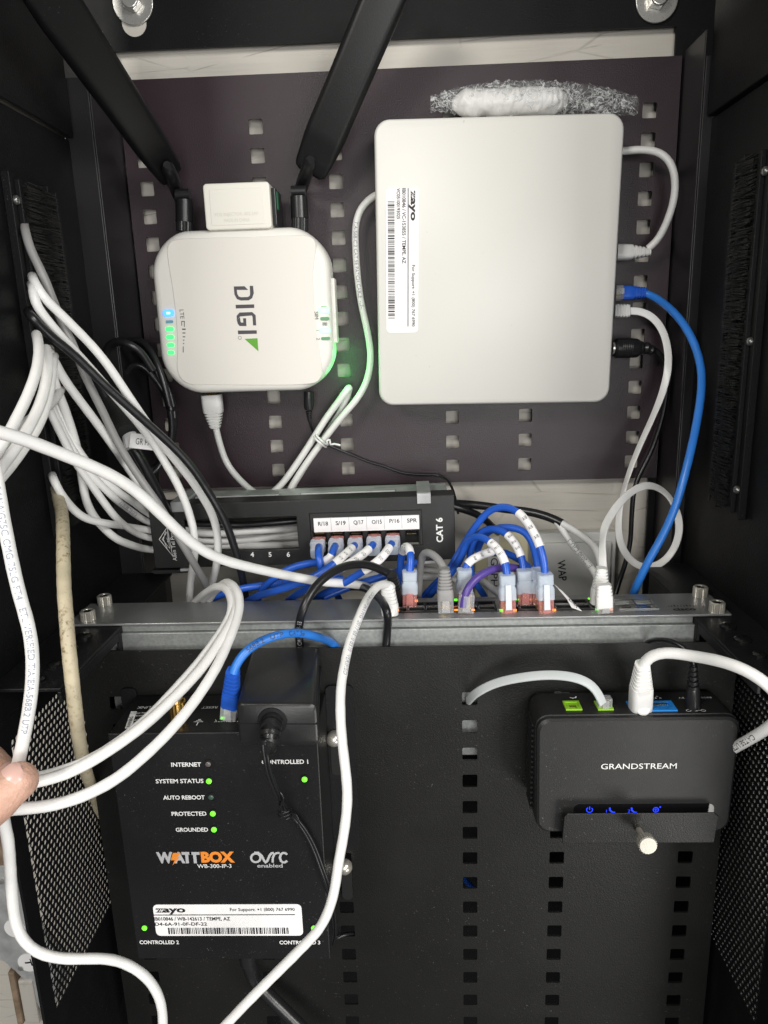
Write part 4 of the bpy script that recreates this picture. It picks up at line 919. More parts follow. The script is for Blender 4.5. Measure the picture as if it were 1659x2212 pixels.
u, v = gtr(1503, 1537); stroke(mb, [(u-.004, v), (u+.004, v)], .0005, TFr, 0)
for du in (-.005, .005): stroke(mb, [(u+du+.0015*math.cos(i), v+.0013*math.sin(i)) for i in [k*math.pi/5 for k in range(10)]], .0005, TFr, 0, True)
mb.flat(disc(u, v, .0013, 12), .0001, TFr); mb.build('top_lettering', 'wink', ata)
GF = front((0, YG, 0)); mb = MB(); P = at(1298, 1661, YG); P1 = at(1461, 1661, YG); text(mb, 'GRANDSTREAM', GF, P.x, P.z, .0042, width=P1.x-P.x, w=.0003, bold=.002); mb.build('lettering', 'wink', ata)
a_, b_ = at(1240, 1737, YG), at(1540, 1768, YG); mb = MB(); mb.prism(rrect(b_.x-a_.x, a_.z-b_.z, .004, 5, (a_.x+b_.x)/2, (a_.z+b_.z)/2), 0, .0004, GF); mb.build('light_strip', 'gloss', ata)
ic = MB(); I = lambda px, py: (lambda P: (P.x, P.z))(at(px, py, YG))
x, z = I(1273, 1748); stroke(ic, [(x+.0021*math.cos(t), z+.0021*math.sin(t)) for t in [math.radians(q) for q in range(125, 416, 20)]], .0006, GF, .0007); ic.flat([(x-.0003, z), (x+.0003, z), (x+.0003, z+.0026), (x-.0003, z+.0026)], .0007, GF)
for px, s_ in ((1320, '1'), (1367, '2')):
    x, z = I(px, 1749); text(ic, s_, GF, x-.0036, z-.0018, .0024, w=.0007); stroke(ic, [(x-.0012, z+.0022), (x-.0009, z), (x+.0008, z-.0016), (x+.0028, z-.0019)], .0011, GF, .0007)
x, z = I(1416, 1748); stroke(ic, [(x+.0019*math.cos(t), z+.0019*math.sin(t)) for t in [i*math.pi/8 for i in range(16)]], .0005, GF, .0007, True); stroke(ic, [(x-.0018, z), (x+.0018, z)], .0004, GF, .00072); stroke(ic, [(x, z+.0018), (x, z-.0018)], .0004, GF, .00074); ic.flat(disc(x+.0029, z+.0022, .0006, 10), .0007, GF)
ic.build('lit_icons', 'ledbi', ata)
# side ribs
mb = MB(); xl = GC.O.x-gw/2
for k in range(17): zz = GC.O.z-.034+k*.0042; mb.box((xl-.0023, -.224, zz), (xl-.0006, -.206, zz+.0016))
mb.build('side_ribs', 'bplastic2', ata)

clamp = thing('clamp_bracket', 'folded black steel bracket with a thumb screw holding the phone adapter', 'bracket')
YC = -.2445
a_, b_ = at(1219, 1758, YC), at(1553, 1758, YC); c_ = at(1214, 1822, YC)
mb = MB(); mb.prism([(a_.x+.002, a_.z), (b_.x-.003, a_.z), (b_.x, a_.z-.003), (b_.x-.0015, c_.z), (c_.x, c_.z), (a_.x, a_.z-.003)][::-1], -.0012, 0, front((0, YC, 0)))
mb.box((c_.x+.002, YC+.0013, c_.z), (b_.x-.003, -.195, c_.z+.0012)); mb.build('plate', 'lowplate', clamp, bevel=.0004)
P = at(1380, 1793, YC); H = cp(1396, 1820, .500); d = (H-P).normalized(); 
mb = MB(); mb.cyl(P, P+d*(H-P).length*.7, .0024, n=14); mb.cyl(P+d*(H-P).length*.7, H, .0032, n=14); mb.build('screw_shank', 'nickel', clamp, smooth=40)
dd = (d+V((0, -1, .18))).normalized(); mb = MB(); mb.cyl(H-dd*.002, H+dd*.0035, .0064, n=44, knurl=.06); mb.lathe(H+dd*.0035, dd, [(0, .0062), (.0008, .0057)], 30); mb.build('thumb_screw', 'nickel', clamp, smooth=25)

# ================================================================== cables
GB = 'blue patch cables'; GWL = 'white cables from the left brush slot'; GG = 'grey white cables into the patch panel'
def boot(parent, A, B, w0, w1, h0, h1, m, face, nrib=5, ribfrom=.42, body=None, name='plug_boot'):
    """moulded boot from socket A to cable end B"""
    mb = MB(); secs = [(0, w0, h0), (ribfrom*.55, w0, h0), (ribfrom*.98, w0*.97, h0*.97)]+ribs(ribfrom, 1, nrib, w0*.95, w1, h0*.95, h1)
    loft(mb, A, B, secs, face, 3, .3); return mb.build(name, m, parent, smooth=35)
def plug(parent, A, B, face, m='clearp', w_=.0117, h_=.008, wires=True):
    mb = MB(); loft(mb, A, B, [(0, w_, h_), (.9, w_, h_), (1, w_*.93, h_*.9)], face, 2, .12); o = mb.build('plug', m, parent)
    A = V(A); B = V(B); T = (B-A).normalized(); f = (V(face)-T*V(face).dot(T)).normalized(); s = T.cross(f)
    mb = MB(); loft(mb, A.lerp(B, .1)+f*h_*.55, A.lerp(B, .95)+f*h_*.75, [(0, w_*.5, .0008), (1, w_*.42, .0009)], face, 1, .1); mb.build('latch', m, o)
    if wires:
        mb = MB()
        for k in range(8): c = s*((k-3.5)*.00105); mb.cyl(A.lerp(B, .12)+c-f*.001, A.lerp(B, .8)+c*.8-f*.001, .0004, n=6)
        mb.build('contacts', 'gold', o)
    return o
def up_from(px, py, ptop_x, ptop_y):
    A = atz(px, py, ZS+.0005); d = ray(ptop_x, ptop_y); k = (A.y-CAM.y)/d.y; return A, CAM+d*k

# ---- upper right: cables on the white box
o = cable('network_cable', [(1400, 537, -0.022), (1418, 523, -0.024), (1436, 490, -0.028), (1452, 447, -0.032), (1459, 402, -0.034), (1452, 358, -0.034), (1428, 331, -0.03), (1390, 323, -0.026), (1352, 326, -0.024), (1330, 328, -0.022)], .0031, 'cwd', 'white cable looping from the upper right edge of the white box back into it', 'network cable')
boot(o, at(1318, 545, -.022), at(1404, 545, -.022), .0128, .0062, .010, .007, 'cwd', TOCAM, 5, .5)
o = cable('patch_cable', [(1392, 633, -0.022), (1405, 637, -0.024), (1440, 660, -0.042), (1475, 698, -0.063), (1500, 743, -0.076), (1514, 793, -0.086), (1515, 843, -0.098), (1505, 913, -0.11), (1490, 983, -0.122), (1474, 1045, -0.128), (1455, 1105, -0.13), (1430, 1160, -0.13), (1402, 1210, -0.13), (1380, 1255, -0.128), (1362, 1300, -0.118), (1345, 1400, -0.1)], .0032, 'cb2', 'long blue cable sweeping down from the right side of the white box', 'patch cable', GB)
boot(o, at(1344, 633, -.022), at(1395, 633, -.022), .0118, .0088, .009, .008, 'cb', TOCAM, 5, .42); plug(o, at(1312, 633, -.022), at(1346, 633, -.022), TOCAM, 'clearp')
FLN = [(0, (0, -1, 0)), (.10, (0, -1, .1)), (.16, (-.3, -.6, .6)), (.24, (-.95, -.5, .1)), (.36, (-1, -.35, 0)), (.50, (-.5, -.9, .2)), (.6, (-.7, -.7, 0)), (.72, (.55, -.45, .2)), (.80, (.7, -.2, .3)), (.88, (.1, -.5, .9)), (.93, (-.9, -.7, .2)), (1, (0, -1, .1))]
fp = [(1355, 672, -0.022), (1380, 672, -0.022), (1408, 684, -0.024), (1430, 711, -0.028), (1442, 752, -0.032), (1443, 795, -0.036), (1431, 848, -0.04), (1409, 903, -0.045), (1384, 958, -0.05), (1360, 1018, -0.055), (1345, 1070, -0.06), (1337, 1115, -0.065), (1337, 1155, -0.068), (1345, 1185, -0.07), (1364, 1212, -0.07), (1392, 1226, -0.07), (1425, 1219, -0.068), (1452, 1192, -0.066), (1467, 1150, -0.066), (1462, 1105, -0.068), (1440, 1067, -0.072), (1408, 1049, -0.078), (1376, 1055, -0.088), (1345, 1079, -0.1), (1320, 1112, -0.112), (1306, 1140, -0.125), (1301, 1180, 0.5720000000000001), (1302, 1225, 0.5650000000000001), (1304, 1262, 0.561)]
path = smooth_pts(spline([cp(*p) for p in fp], .003), 4); mb = MB(); ribbon(mb, path, .0064, .0017, FLN); o = mb.build('flat_cable', 'cw', smooth=50); tag(o, 'flat white ribbon cable looping on the right and ending in the rightmost switch port', 'network cable')
CABLES[o.name] = (path, .0022)
mb = MB(); loft(mb, at(1308, 672, -.022), at(1359, 672, -.022), [(0, .0118, .0085), (.3, .0118, .0085)]+ribs(.32, 1, 5, .0118, .0112, .0085, .006, .86), TOCAM, 3, .25); mb.build('plug_boot', 'cwd', o, smooth=35)
A, B = up_from(1305, 1321, 1304, 1262); mb = MB(); T = B-A; loft(mb, A+T*.16, B, [(0, .0125, .0075), (.42, .0125, .0075)]+ribs(.44, 1, 4, .0125, .0105, .0075, .006, .86), TOCAM, 3, .25); mb.build('plug_boot', 'cw', o, smooth=35); plug(o, A, A+T*.2, TOCAM)
o = cable('power_lead', [(1400, 750, -0.022), (1413, 754, -0.021), (1425, 762, -0.019), (1437, 782, -0.018), (1441, 830, -0.017), (1432, 895, -0.016), (1405, 978, -0.016), (1380, 1028, -0.018), (1369, 1063, -0.02), (1364, 1121, -0.02), (1361, 1174, -0.02), (1351, 1216, -0.022), (1336, 1262, -0.024), (1326, 1300, -0.03), (1318, 1380, -0.03)], .0023, 'ck', 'black power cord running down behind the flat white cable on the right', 'power cord')
mb = MB(); A, B = at(1326, 752, -.024), at(1378, 752, -.024); mb.lathe(A, B-A, [(0, .0072), (.002, .0086), (.0195, .0084), (.022, .0072)], 22); T = (B-A).normalized()
for k in range(6): mb.lathe(A+T*(.006+k*.0016), T, [(0, .0087), (.0006, .0089), (.0009, .0087)], 22)
mb.build('barrel_plug', 'brubber', o, smooth=35)
mb = MB(); pth = spline([B, at(1395, 752, -.024), at(1412, 758, -.022)], .0014); tube(mb, pth, [.0066*(1 if i % 3 else .74)*(1-.45*i/len(pth)) for i in range(len(pth))], 14); mb.build('strain_relief', 'brubber', o, smooth=30)

# ---- below the router
o = cable('network_cable', [(465, 915, -0.024), (467, 928, -0.024), (473, 953, -0.023), (491, 1003, -0.022), (524, 1043, -0.026), (552, 1066, -0.032), (576, 1072, -0.036), (602, 1053, -0.032), (640, 1003, -0.028), (675, 950, -0.024), (708, 898, -0.022), (737, 860, -0.022), (752, 838, -0.022), (757, 834, -0.016), (752, 850, -0.012), (738, 885, -0.012), (700, 945, -0.014), (655, 1013, -0.018), (622, 1070, -0.02), (615, 1092, -0.02)], .0031, 'cwd', 'white cable from the bottom of the router, bent down into a V', 'network cable')
boot(o, at(457, 853, -.024), at(465, 925, -.024), .0185, .0095, .013, .009, 'cwd', TOCAM, 6, .50)
mb = MB(); A = at(455, 846, -.024)
for k in range(7): mb.cyl(A+V((-.005+k*.0016, 0, -.004)), A+V((-.005+k*.0016, 0, .004)), .0005, n=6)
mb.build('wires', 'brass', o)
o = cable('network_cable', [(616, 1085, -0.03), (624, 1062, -0.03), (655, 1011, -0.028), (697, 953, -0.024), (740, 898, -0.022), (774, 858, -0.02), (794, 818, -0.018), (801, 768, -0.016), (794, 718, -0.015), (780, 653, -0.015), (772, 593, -0.015), (768, 530, -0.015), (768, 487, -0.015), (779, 450, -0.015), (803, 425, -0.015), (825, 415, -0.014), (850, 408, -0.012)], .0031, 'cwd', 'white cable rising past the router to behind the large white box', 'network cable')
printed(o, 'TIA-568-C.2 CAT 5E PATCH CABLE  -LF-', .14, .0029, flip=True)
tt = thing('twist_tie', 'white twist tie binding the two white cables below the router', 'twist tie')
mb = MB(); c = cp(691, 955, -.026); ax_ = (cp(720, 920, -.026)-cp(660, 1000, -.026)).normalized(); s_ = ax_.cross(TOCAM).normalized(); f_ = s_.cross(ax_)
tube(mb, [c+s_*(.0072*math.cos(a))+f_*(.0058*math.sin(a))+ax_*.0004*a for a in [i*.35 for i in range(28)]], .0010, 8); tube(mb, spline([cp(700, 957, -.033), cp(708, 960, -.036), cp(706, 953, -.039), cp(712, 950, -.037), cp(714, 960, -.036), cp(722, 959, -.034), cp(735, 962, -.032)], .002), .0010, 8); mb.build('wire', 'cw', tt, smooth=60)
o = cable('power_lead', [(669, 908, -0.023), (671, 920, -0.02), (679, 938, -0.014), (700, 957, -0.008), (750, 978, -0.004), (800, 999, -0.004), (832, 1007, -0.004), (862, 1020, -0.004), (905, 1025, -0.004), (948, 1026, -0.005), (966, 1036, -0.012), (979, 1060, -0.03), (985, 1085, -0.05), (990, 1110, -0.05)], .0012, 'ck', 'thin black power lead from the router crossing the plate to the patch panel', 'power cord', n=8)
A, B = at(667, 846, -.024), at(667, 888, -.024); mb = MB(); mb.lathe(A, B-A, [(0, .0046), (.013, .0046), (.0165, .0036)], 16); mb.build('barrel_plug', 'brubber', o, smooth=35)
mb = MB(); loft(mb, B, at(669, 911, -.023), ribs(0, 1, 5, .0058, .0035, .0058, .0035, .6), TOCAM, 3, .4); mb.build('strain_relief', 'brubber', o)

# ---- left brush slot bundle
def white(pts, label, m='cw', r=.0032, group=GWL, name='network_cable', **k):
    if group == GG: pts = [(a, b, d if d < 0 or a < 262 else max(d, .600 if a < 300 else .628 if a < 316 else .640)) for a, b, d in pts]
    return cable(name, pts, r, m, label, 'network cable', group, **k)
oL1 = white([(50, 470, -0.2745), (55, 500, 0.497), (64, 535, 0.496), (93, 594, 0.5), (120, 663, 0.506), (143, 716, 0.512), (161, 751, 0.517), (178, 799, 0.523), (201, 847, 0.53), (226, 897, 0.538), (251, 950, 0.546), (276, 993, 0.552), (314, 1050, 0.558), (347, 1096, 0.562), (380, 1152, 0.57), (401, 1187, 0.577), (424, 1226, 0.593), (448, 1270, 0.615), (470, 1330, 0.64)], 'mid grey cable topmost in the left brush slot, falling to behind the switch', 'cg', .0030)
oW1 = white([(66, 612, -0.2745), (72, 628, 0.486), (75, 655, 0.486), (106, 696, 0.497), (136, 732, 0.508), (171, 769, 0.518), (203, 805, 0.528), (235, 841, 0.537), (268, 878, 0.546), (302, 918, 0.554), (334, 961, 0.563), (357, 1000, 0.57), (384, 1047, 0.578), (404, 1095, 0.585), (417, 1140, 0.59), (421, 1175, 0.593), (418, 1215, 0.605), (412, 1260, 0.623), (406, 1320, 0.64)], 'white cable from the left slot dropping beside the emblem of the patch panel')
oW2 = white([(70, 592, -0.2745), (76, 612, 0.488), (92, 640, 0.49), (131, 678, 0.5), (162, 709, 0.508), (198, 746, 0.517), (234, 790, 0.526), (266, 838, 0.535), (294, 880, 0.543), (322, 920, 0.551), (350, 958, 0.56), (376, 990, 0.567), (401, 1021, 0.573), (424, 1052, 0.58), (443, 1082, 0.586), (459, 1112, 0.59), (469, 1150, 0.594), (471, 1190, 0.598), (466, 1228, 0.611), (455, 1268, 0.63), (440, 1320, 0.645)], 'white cable from the left slot crossing the patch window')
oBk = cable('coaxial_cable', [(62, 668, -0.2745), (68, 684, 0.482), (84, 702, 0.487), (113, 729, 0.495), (151, 759, 0.504), (188, 794, 0.512), (226, 832, 0.52), (264, 866, 0.528), (302, 900, 0.536), (339, 933, 0.544), (377, 968, 0.552), (417, 1012, 0.56), (446, 1056, 0.567), (470, 1095, 0.572), (490, 1135, 0.577), (504, 1175, 0.582), (515, 1212, 0.587), (524, 1250, 0.6), (532, 1300, 0.62), (538, 1360, 0.64)], .0031, 'ck', 'black cable running diagonally over the white ones from the left slot', 'cable')
GLW = 'white cables leaving the frame at left'
o = white([(86, 742, -0.2745), (82, 735, 0.487), (78, 721, 0.47), (81, 730, 0.46), (84, 765, 0.445), (76, 811, 0.43), (59, 856, 0.42), (35, 905, 0.41), (12, 948, 0.4), (-25, 1000, 0.39), (-70, 1050, 0.38)], 'white cable bending out of the left slot, leftmost of the bend', 'cw', .0031, GLW)
o = white([(106, 768, -0.2745), (104, 770, 0.492), (99, 751, 0.475), (103, 770, 0.462), (102, 809, 0.45), (89, 866, 0.437), (66, 916, 0.425), (39, 960, 0.413), (10, 1001, 0.4), (-30, 1050, 0.39)], 'white cable bending out of the left slot, middle of the bend', 'cw', .0032, GLW)
o = white([(120, 772, -0.2745), (116, 775, 0.497), (113, 800, 0.485), (109, 840, 0.475), (98, 885, 0.463), (78, 930, 0.452), (50, 972, 0.44), (18, 1015, 0.425), (-30, 1070, 0.41)], 'white printed cable bending out of the left slot, innermost of the bend', 'cw', .0029, GLW)
printed(o, 'VERIFIED  CAT5E', .10, .0036)
o = white([(134, 840, -0.2745), (127, 850, 0.51), (118, 865, 0.5), (104, 878, 0.49), (84, 893, 0.478), (60, 908, 0.466), (33, 925, 0.455), (12, 955, 0.445), (3, 1000, 0.435), (-20, 1060, 0.42)], 'white cable crossing behind the bend towards the left edge', 'cwd', .0029, GLW)
oDg = white([(-40, 924, .345), (0, 934, .352), (40, 945, .360), (101, 968, .372), (176, 998, .388), (239, 1026, .402), (289, 1057, .415), (339, 1102, .43), (377, 1139, .443), (412, 1171, .456), (447, 1194, .468), (487, 1211, .482), (538, 1225, .498), (591, 1237, .515), (640, 1247, .533), (700, 1257, .555), (760, 1262, .575), (800, 1272, .60), (820, 1320, .63)], 'thick white cable slanting across the left from the frame edge to the blue cables', 'cw', .0034, None)
# grey-white bundle to the patch panel
pw_ = dict(m='cgw', group=GG)
white([(108, 752, -0.2745), (110, 765, 0.505), (116, 778, 0.508), (136, 815, 0.517), (161, 850, 0.526), (191, 890, 0.535), (221, 930, 0.545), (246, 965, 0.553), (269, 1000, 0.56), (297, 1041, 0.568), (322, 1075, 0.577), (345, 1100, 0.59), (370, 1122, 0.62), (420, 1150, 0.645), (560, 1146, 0.653), (700, 1136, 0.675)], 'grey white cable, uppermost of the bundle going down to the patch panel', 'cgw', group=GG)
white([(112, 785, -0.2745), (112, 800, 0.51), (118, 828, 0.515), (136, 872, 0.523), (151, 915, 0.531), (163, 955, 0.538), (172, 992, 0.545), (178, 1037, 0.55), (187, 1086, 0.557), (210, 1126, 0.565), (243, 1158, 0.573), (280, 1176, 0.583), (326, 1187, 0.6), (370, 1188, 0.63), (450, 1180, 0.66), (600, 1178, 0.665), (710, 1170, 0.675)], 'grey white cable, lowest and widest curve of the bundle', 'cgw', .0031, GG)
white([(104, 868, -0.2745), (104, 880, 0.515), (126, 926, 0.523), (146, 966, 0.53), (166, 1004, 0.537), (190, 1036, 0.543), (212, 1068, 0.55), (240, 1106, 0.56), (272, 1137, 0.572), (304, 1156, 0.585), (335, 1164, 0.6), (380, 1160, 0.64), (460, 1158, 0.662), (610, 1160, 0.667), (710, 1152, 0.675)], 'grey white cable, second lowest of the bundle', 'cgw', .0029, GG)
o5 = white([(106, 850, -0.2745), (106, 868, 0.517), (130, 920, 0.527), (156, 970, 0.535), (182, 1010, 0.541), (207, 1036, 0.547), (238, 1067, 0.555), (274, 1097, 0.566), (318, 1127, 0.585), (350, 1140, 0.61), (400, 1143, 0.645), (500, 1148, 0.662), (620, 1140, 0.667), (710, 1132, 0.675)], 'grey white cable lying in the middle of the bundle', 'cgw', .0029, GG)
white([(108, 838, -0.2745), (108, 856, 0.52), (134, 910, 0.53), (164, 964, 0.538), (192, 1004, 0.545), (220, 1032, 0.551), (254, 1061, 0.56), (290, 1086, 0.57), (322, 1110, 0.59), (355, 1128, 0.62), (420, 1132, 0.65), (520, 1136, 0.665), (640, 1124, 0.668), (710, 1116, 0.675)], 'grey white printed cable second from the top of the bundle', 'cgw', .0029, GG)
o = white([(112, 1022, -0.2745), (118, 1040, 0.515), (128, 1062, 0.518), (147, 1087, 0.524), (170, 1112, 0.531), (196, 1124, 0.54), (226, 1130, 0.55), (266, 1136, 0.565), (310, 1143, 0.585), (350, 1150, 0.615), (420, 1166, 0.65), (520, 1168, 0.662), (640, 1152, 0.668), (710, 1144, 0.675)], 'grey white cable with a kink from the low end of the left brush slot', 'cgw', .0029, GG)
for k, (ya, yb6, lb) in enumerate(((1150, 1131, 'pale cable visible in the patch window just under the black one'), (1172, 1166, 'pale cable along the bottom of the patch window'))):
    white([(360, ya-3, .66), (420, ya, .672), (520, ya, .675), (640, yb6, .675), (720, yb6-6, .68)], lb, 'cgw', .0029, GG)
cable('coaxial_cable', [(370, 1131, .640), (420, 1131, .640), (520, 1134, .642), (600, 1128, .642), (690, 1120, .648)], .0031, 'ck', 'black cable along the top of the patch panel window', 'cable')
# yellowed thick cable down the left
o = cable('coaxial_cable', [(118, 1046, -0.2745), (124, 1062, 0.53), (128, 1085, 0.515), (133, 1104, 0.503), (136, 1145, 0.482), (137, 1213, 0.458), (139, 1282, 0.443), (143, 1330, 0.436), (147, 1386, 0.432), (153, 1444, 0.431), (160, 1510, 0.434), (167, 1570, 0.442), (175, 1622, 0.46), (186, 1668, 0.505), (197, 1698, 0.565), (212, 1745, 0.61), (228, 1810, 0.64), (246, 1900, 0.66), (256, 2000, 0.672), (256, 2070, 0.68), (251, 2122, 0.685), (245, 2160, 0.69), (242, 2215, 0.7)], .0042, 'cy', 'thick yellowed dirty cable hanging down the left side', 'cable', wob=.02, n=16)

# ---- black coil with hook strap and paper tag
coil = thing('cable_coil', 'coiled black cable strapped up at the left of the router', 'cable coil')
mb = MB()
for k, (cx, cyq, a_, b_, dd, ph) in enumerate(((302, 882, 66, 142, .645, 0), (306, 890, 60, 132, .652, .5), (300, 886, 72, 148, .66, 1.1), (312, 905, 56, 118, .645, 1.8))):
    pts = [(cx+a_*math.cos(t)+12*math.sin(t)+4*math.sin(3*t+ph), cyq+b_*math.sin(t)+5*math.cos(2*t+ph), dd+.008*math.sin(2*t+ph)) for t in [i*math.pi/9 for i in range(18)]]
    tube(mb, spline([cp(*p) for p in pts], .004, closed=True), .0029, 10)
mb.build('loops', 'ck', coil, smooth=60)
mb = MB(); tube(mb, smooth_pts(spline([cp(*p) for p in ((228, 770, .63), (234, 748, .625), (250, 738, .62), (275, 742, .615), (300, 756, .62), (330, 800, .63))], .003), 3), .0034, 10)
tube(mb, smooth_pts(spline([cp(*p) for p in ((196, 800, .60), (210, 835, .595), (228, 872, .59), (246, 915, .585), (268, 950, .583), (289, 968, .582), (314, 1011, .588), (339, 1060, .597), (358, 1100, .61), (372, 1130, .63))], .003), 3), .0040, 12)
mb.build('tail', 'ck', coil, smooth=60)
mb = MB(); A, B = cp(242, 866, .578), cp(276, 934, .572); tube(mb, [A.lerp(B, t) for t in (0, .03, .5, .97, 1)], [.010, .0112, .0115, .0112, .010], 18); mb.build('strap', 'velcro', coil, smooth=50)
tg = thing('paper_tag', 'white folded tag printed GR PH on the coiled black cable', 'tag')
PA = cp(276, 935, .566); PB = cp(330, 941, .563); f3 = Fr(cp(279, 967, .566), PB-PA, PA-cp(279, 967, .566)); f3.n = f3.x.cross(f3.y)
if f3.n.dot(CAM-PA) < 0: f3.n = -f3.n
tw, th = (PB-PA).length, (PA-cp(279, 967, .566)).length
mb = MB(); mb.box((0, 0, -.0004), (tw, th, 0), f3); tube(mb, [cp(277, 934, .578)+V((0, 0, 0)), cp(285, 968, .577)], .0058, 14); st = mb.build('sheet', 'paper', tg)
mb = MB(); text(mb, 'GR PH', f3, tw*.24, th*.28, th*.42, width=tw*.62, w=.0002); mb.build('lettering', 'ink', st)

# ---- blue patch cables on the patch panel
def jack_plug(o, px, py, px2, py2, dout=.020):
    u, v = pq(px, py); A = PP.p(u, v-.0006, -.002); B = PP.p(u, v-.0018, .010); C2 = PP.p(u+(px2-px)*.0002, v-.0060, dout)
    pl = plug(o, A, B, PP.y, 'redclear', .0112, .0070)
    mb = MB(); loft(mb, PP.p(u, v-.001, .0062), C2, [(0, .0122, .0105), (.35, .0124, .0115), (.38, .0110, .0100), (.95, .0104, .0095), (1, .0096, .0085)], PP.y, 3, .2); mb.build('plug_boot', 'frost', o, smooth=30)
JP = [(689, 1168), (728.5, 1166), (769, 1165), (809, 1162), (849, 1160)]
routes = [
 ([(689, 1181, 0.578), (688, 1188, 0.57), (687, 1198, 0.565), (690, 1214, 0.563), (696, 1238, 0.566), (706, 1258, 0.583), (722, 1274, 0.61), (740, 1310, 0.63)], 'blue cable from the first plug from the left, dropping straight down', (.36, .50), None),
 ([(724, 1179, 0.578), (720, 1187, 0.57), (717, 1199, 0.566), (712, 1211, 0.566), (690, 1214, 0.572), (655, 1219, 0.576), (631, 1225, 0.578), (600, 1243, 0.58), (573, 1267, 0.591), (557, 1294, 0.61), (545, 1330, 0.63)], 'blue cable from the second plug turning left in a wide bow', (.13, .22), None),
 ([(766, 1178, 0.576), (757, 1187, 0.566), (737, 1205, 0.555), (697, 1236, 0.55), (656, 1256, 0.553), (603, 1274, 0.562), (568, 1284, 0.578), (538, 1296, 0.6), (500, 1330, 0.63)], 'blue cable from the third plug with a printed label, going left', (.06, .20), 'A19'),
 ([(806, 1176, 0.575), (797, 1186, 0.566), (776, 1204, 0.556), (737, 1228, 0.555), (695, 1252, 0.562), (656, 1275, 0.58), (625, 1296, 0.604), (590, 1330, 0.63)], 'blue cable from the fourth plug with a printed label, going left', (.07, .24), 'Q17'),
 ([(846, 1174, 0.575), (838, 1187, 0.565), (820, 1210, 0.556), (775, 1240, 0.556), (722, 1272, 0.578), (690, 1288, 0.603), (660, 1330, 0.63)], 'blue cable from the fifth plug with a printed label, passing behind the black loop', (.06, .28), 'O15'),
]
for (jx, jy), (pts, lb, sl_, tx) in zip(JP, routes):
    o = cable('patch_cable', pts, .0029, 'cb', lb, 'patch cable', GB); jack_plug(o, jx, jy, pts[0][0], pts[0][1]); sleeve(o, *sl_, tx)
o = cable('patch_cable', [(430, 1312, 0.62), (454, 1294, 0.608), (492, 1281, 0.6), (517, 1272, 0.598), (565, 1265, 0.597), (618, 1257, 0.608), (680, 1250, 0.63), (740, 1250, 0.64)], .0029, 'cb', 'blue printed cable lying behind the others left of the plugs', 'patch cable', GB); printed(o, 'CMG  UTP', .45, .003, m='dgrey')
cable('patch_cable', [(700, 1290, .60), (760, 1266, .60), (810, 1250, .60), (856, 1236, .605), (900, 1215, .615)], .0029, 'cb', 'blue cable deep behind the black loop, left of the standing plug', 'patch cable', GB)

for pts, lb in (([(760, 1246, .66), (840, 1236, .665), (910, 1228, .665), (960, 1240, .66), (1010, 1268, .655)], 'pale cable behind the grey booted cable, upper of two'), ([(770, 1262, .66), (850, 1256, .66), (910, 1248, .655), (960, 1244, .65), (1000, 1230, .655)], 'pale cable behind the grey booted cable, lower of two'), ([(1016, 1238, .64), (1045, 1258, .63), (1075, 1280, .62), (1100, 1310, .62)], 'pale cable slanting behind the purple arch')):
    cable('network_cable', pts, .0031, 'cgw', lb, 'network cable', GG)
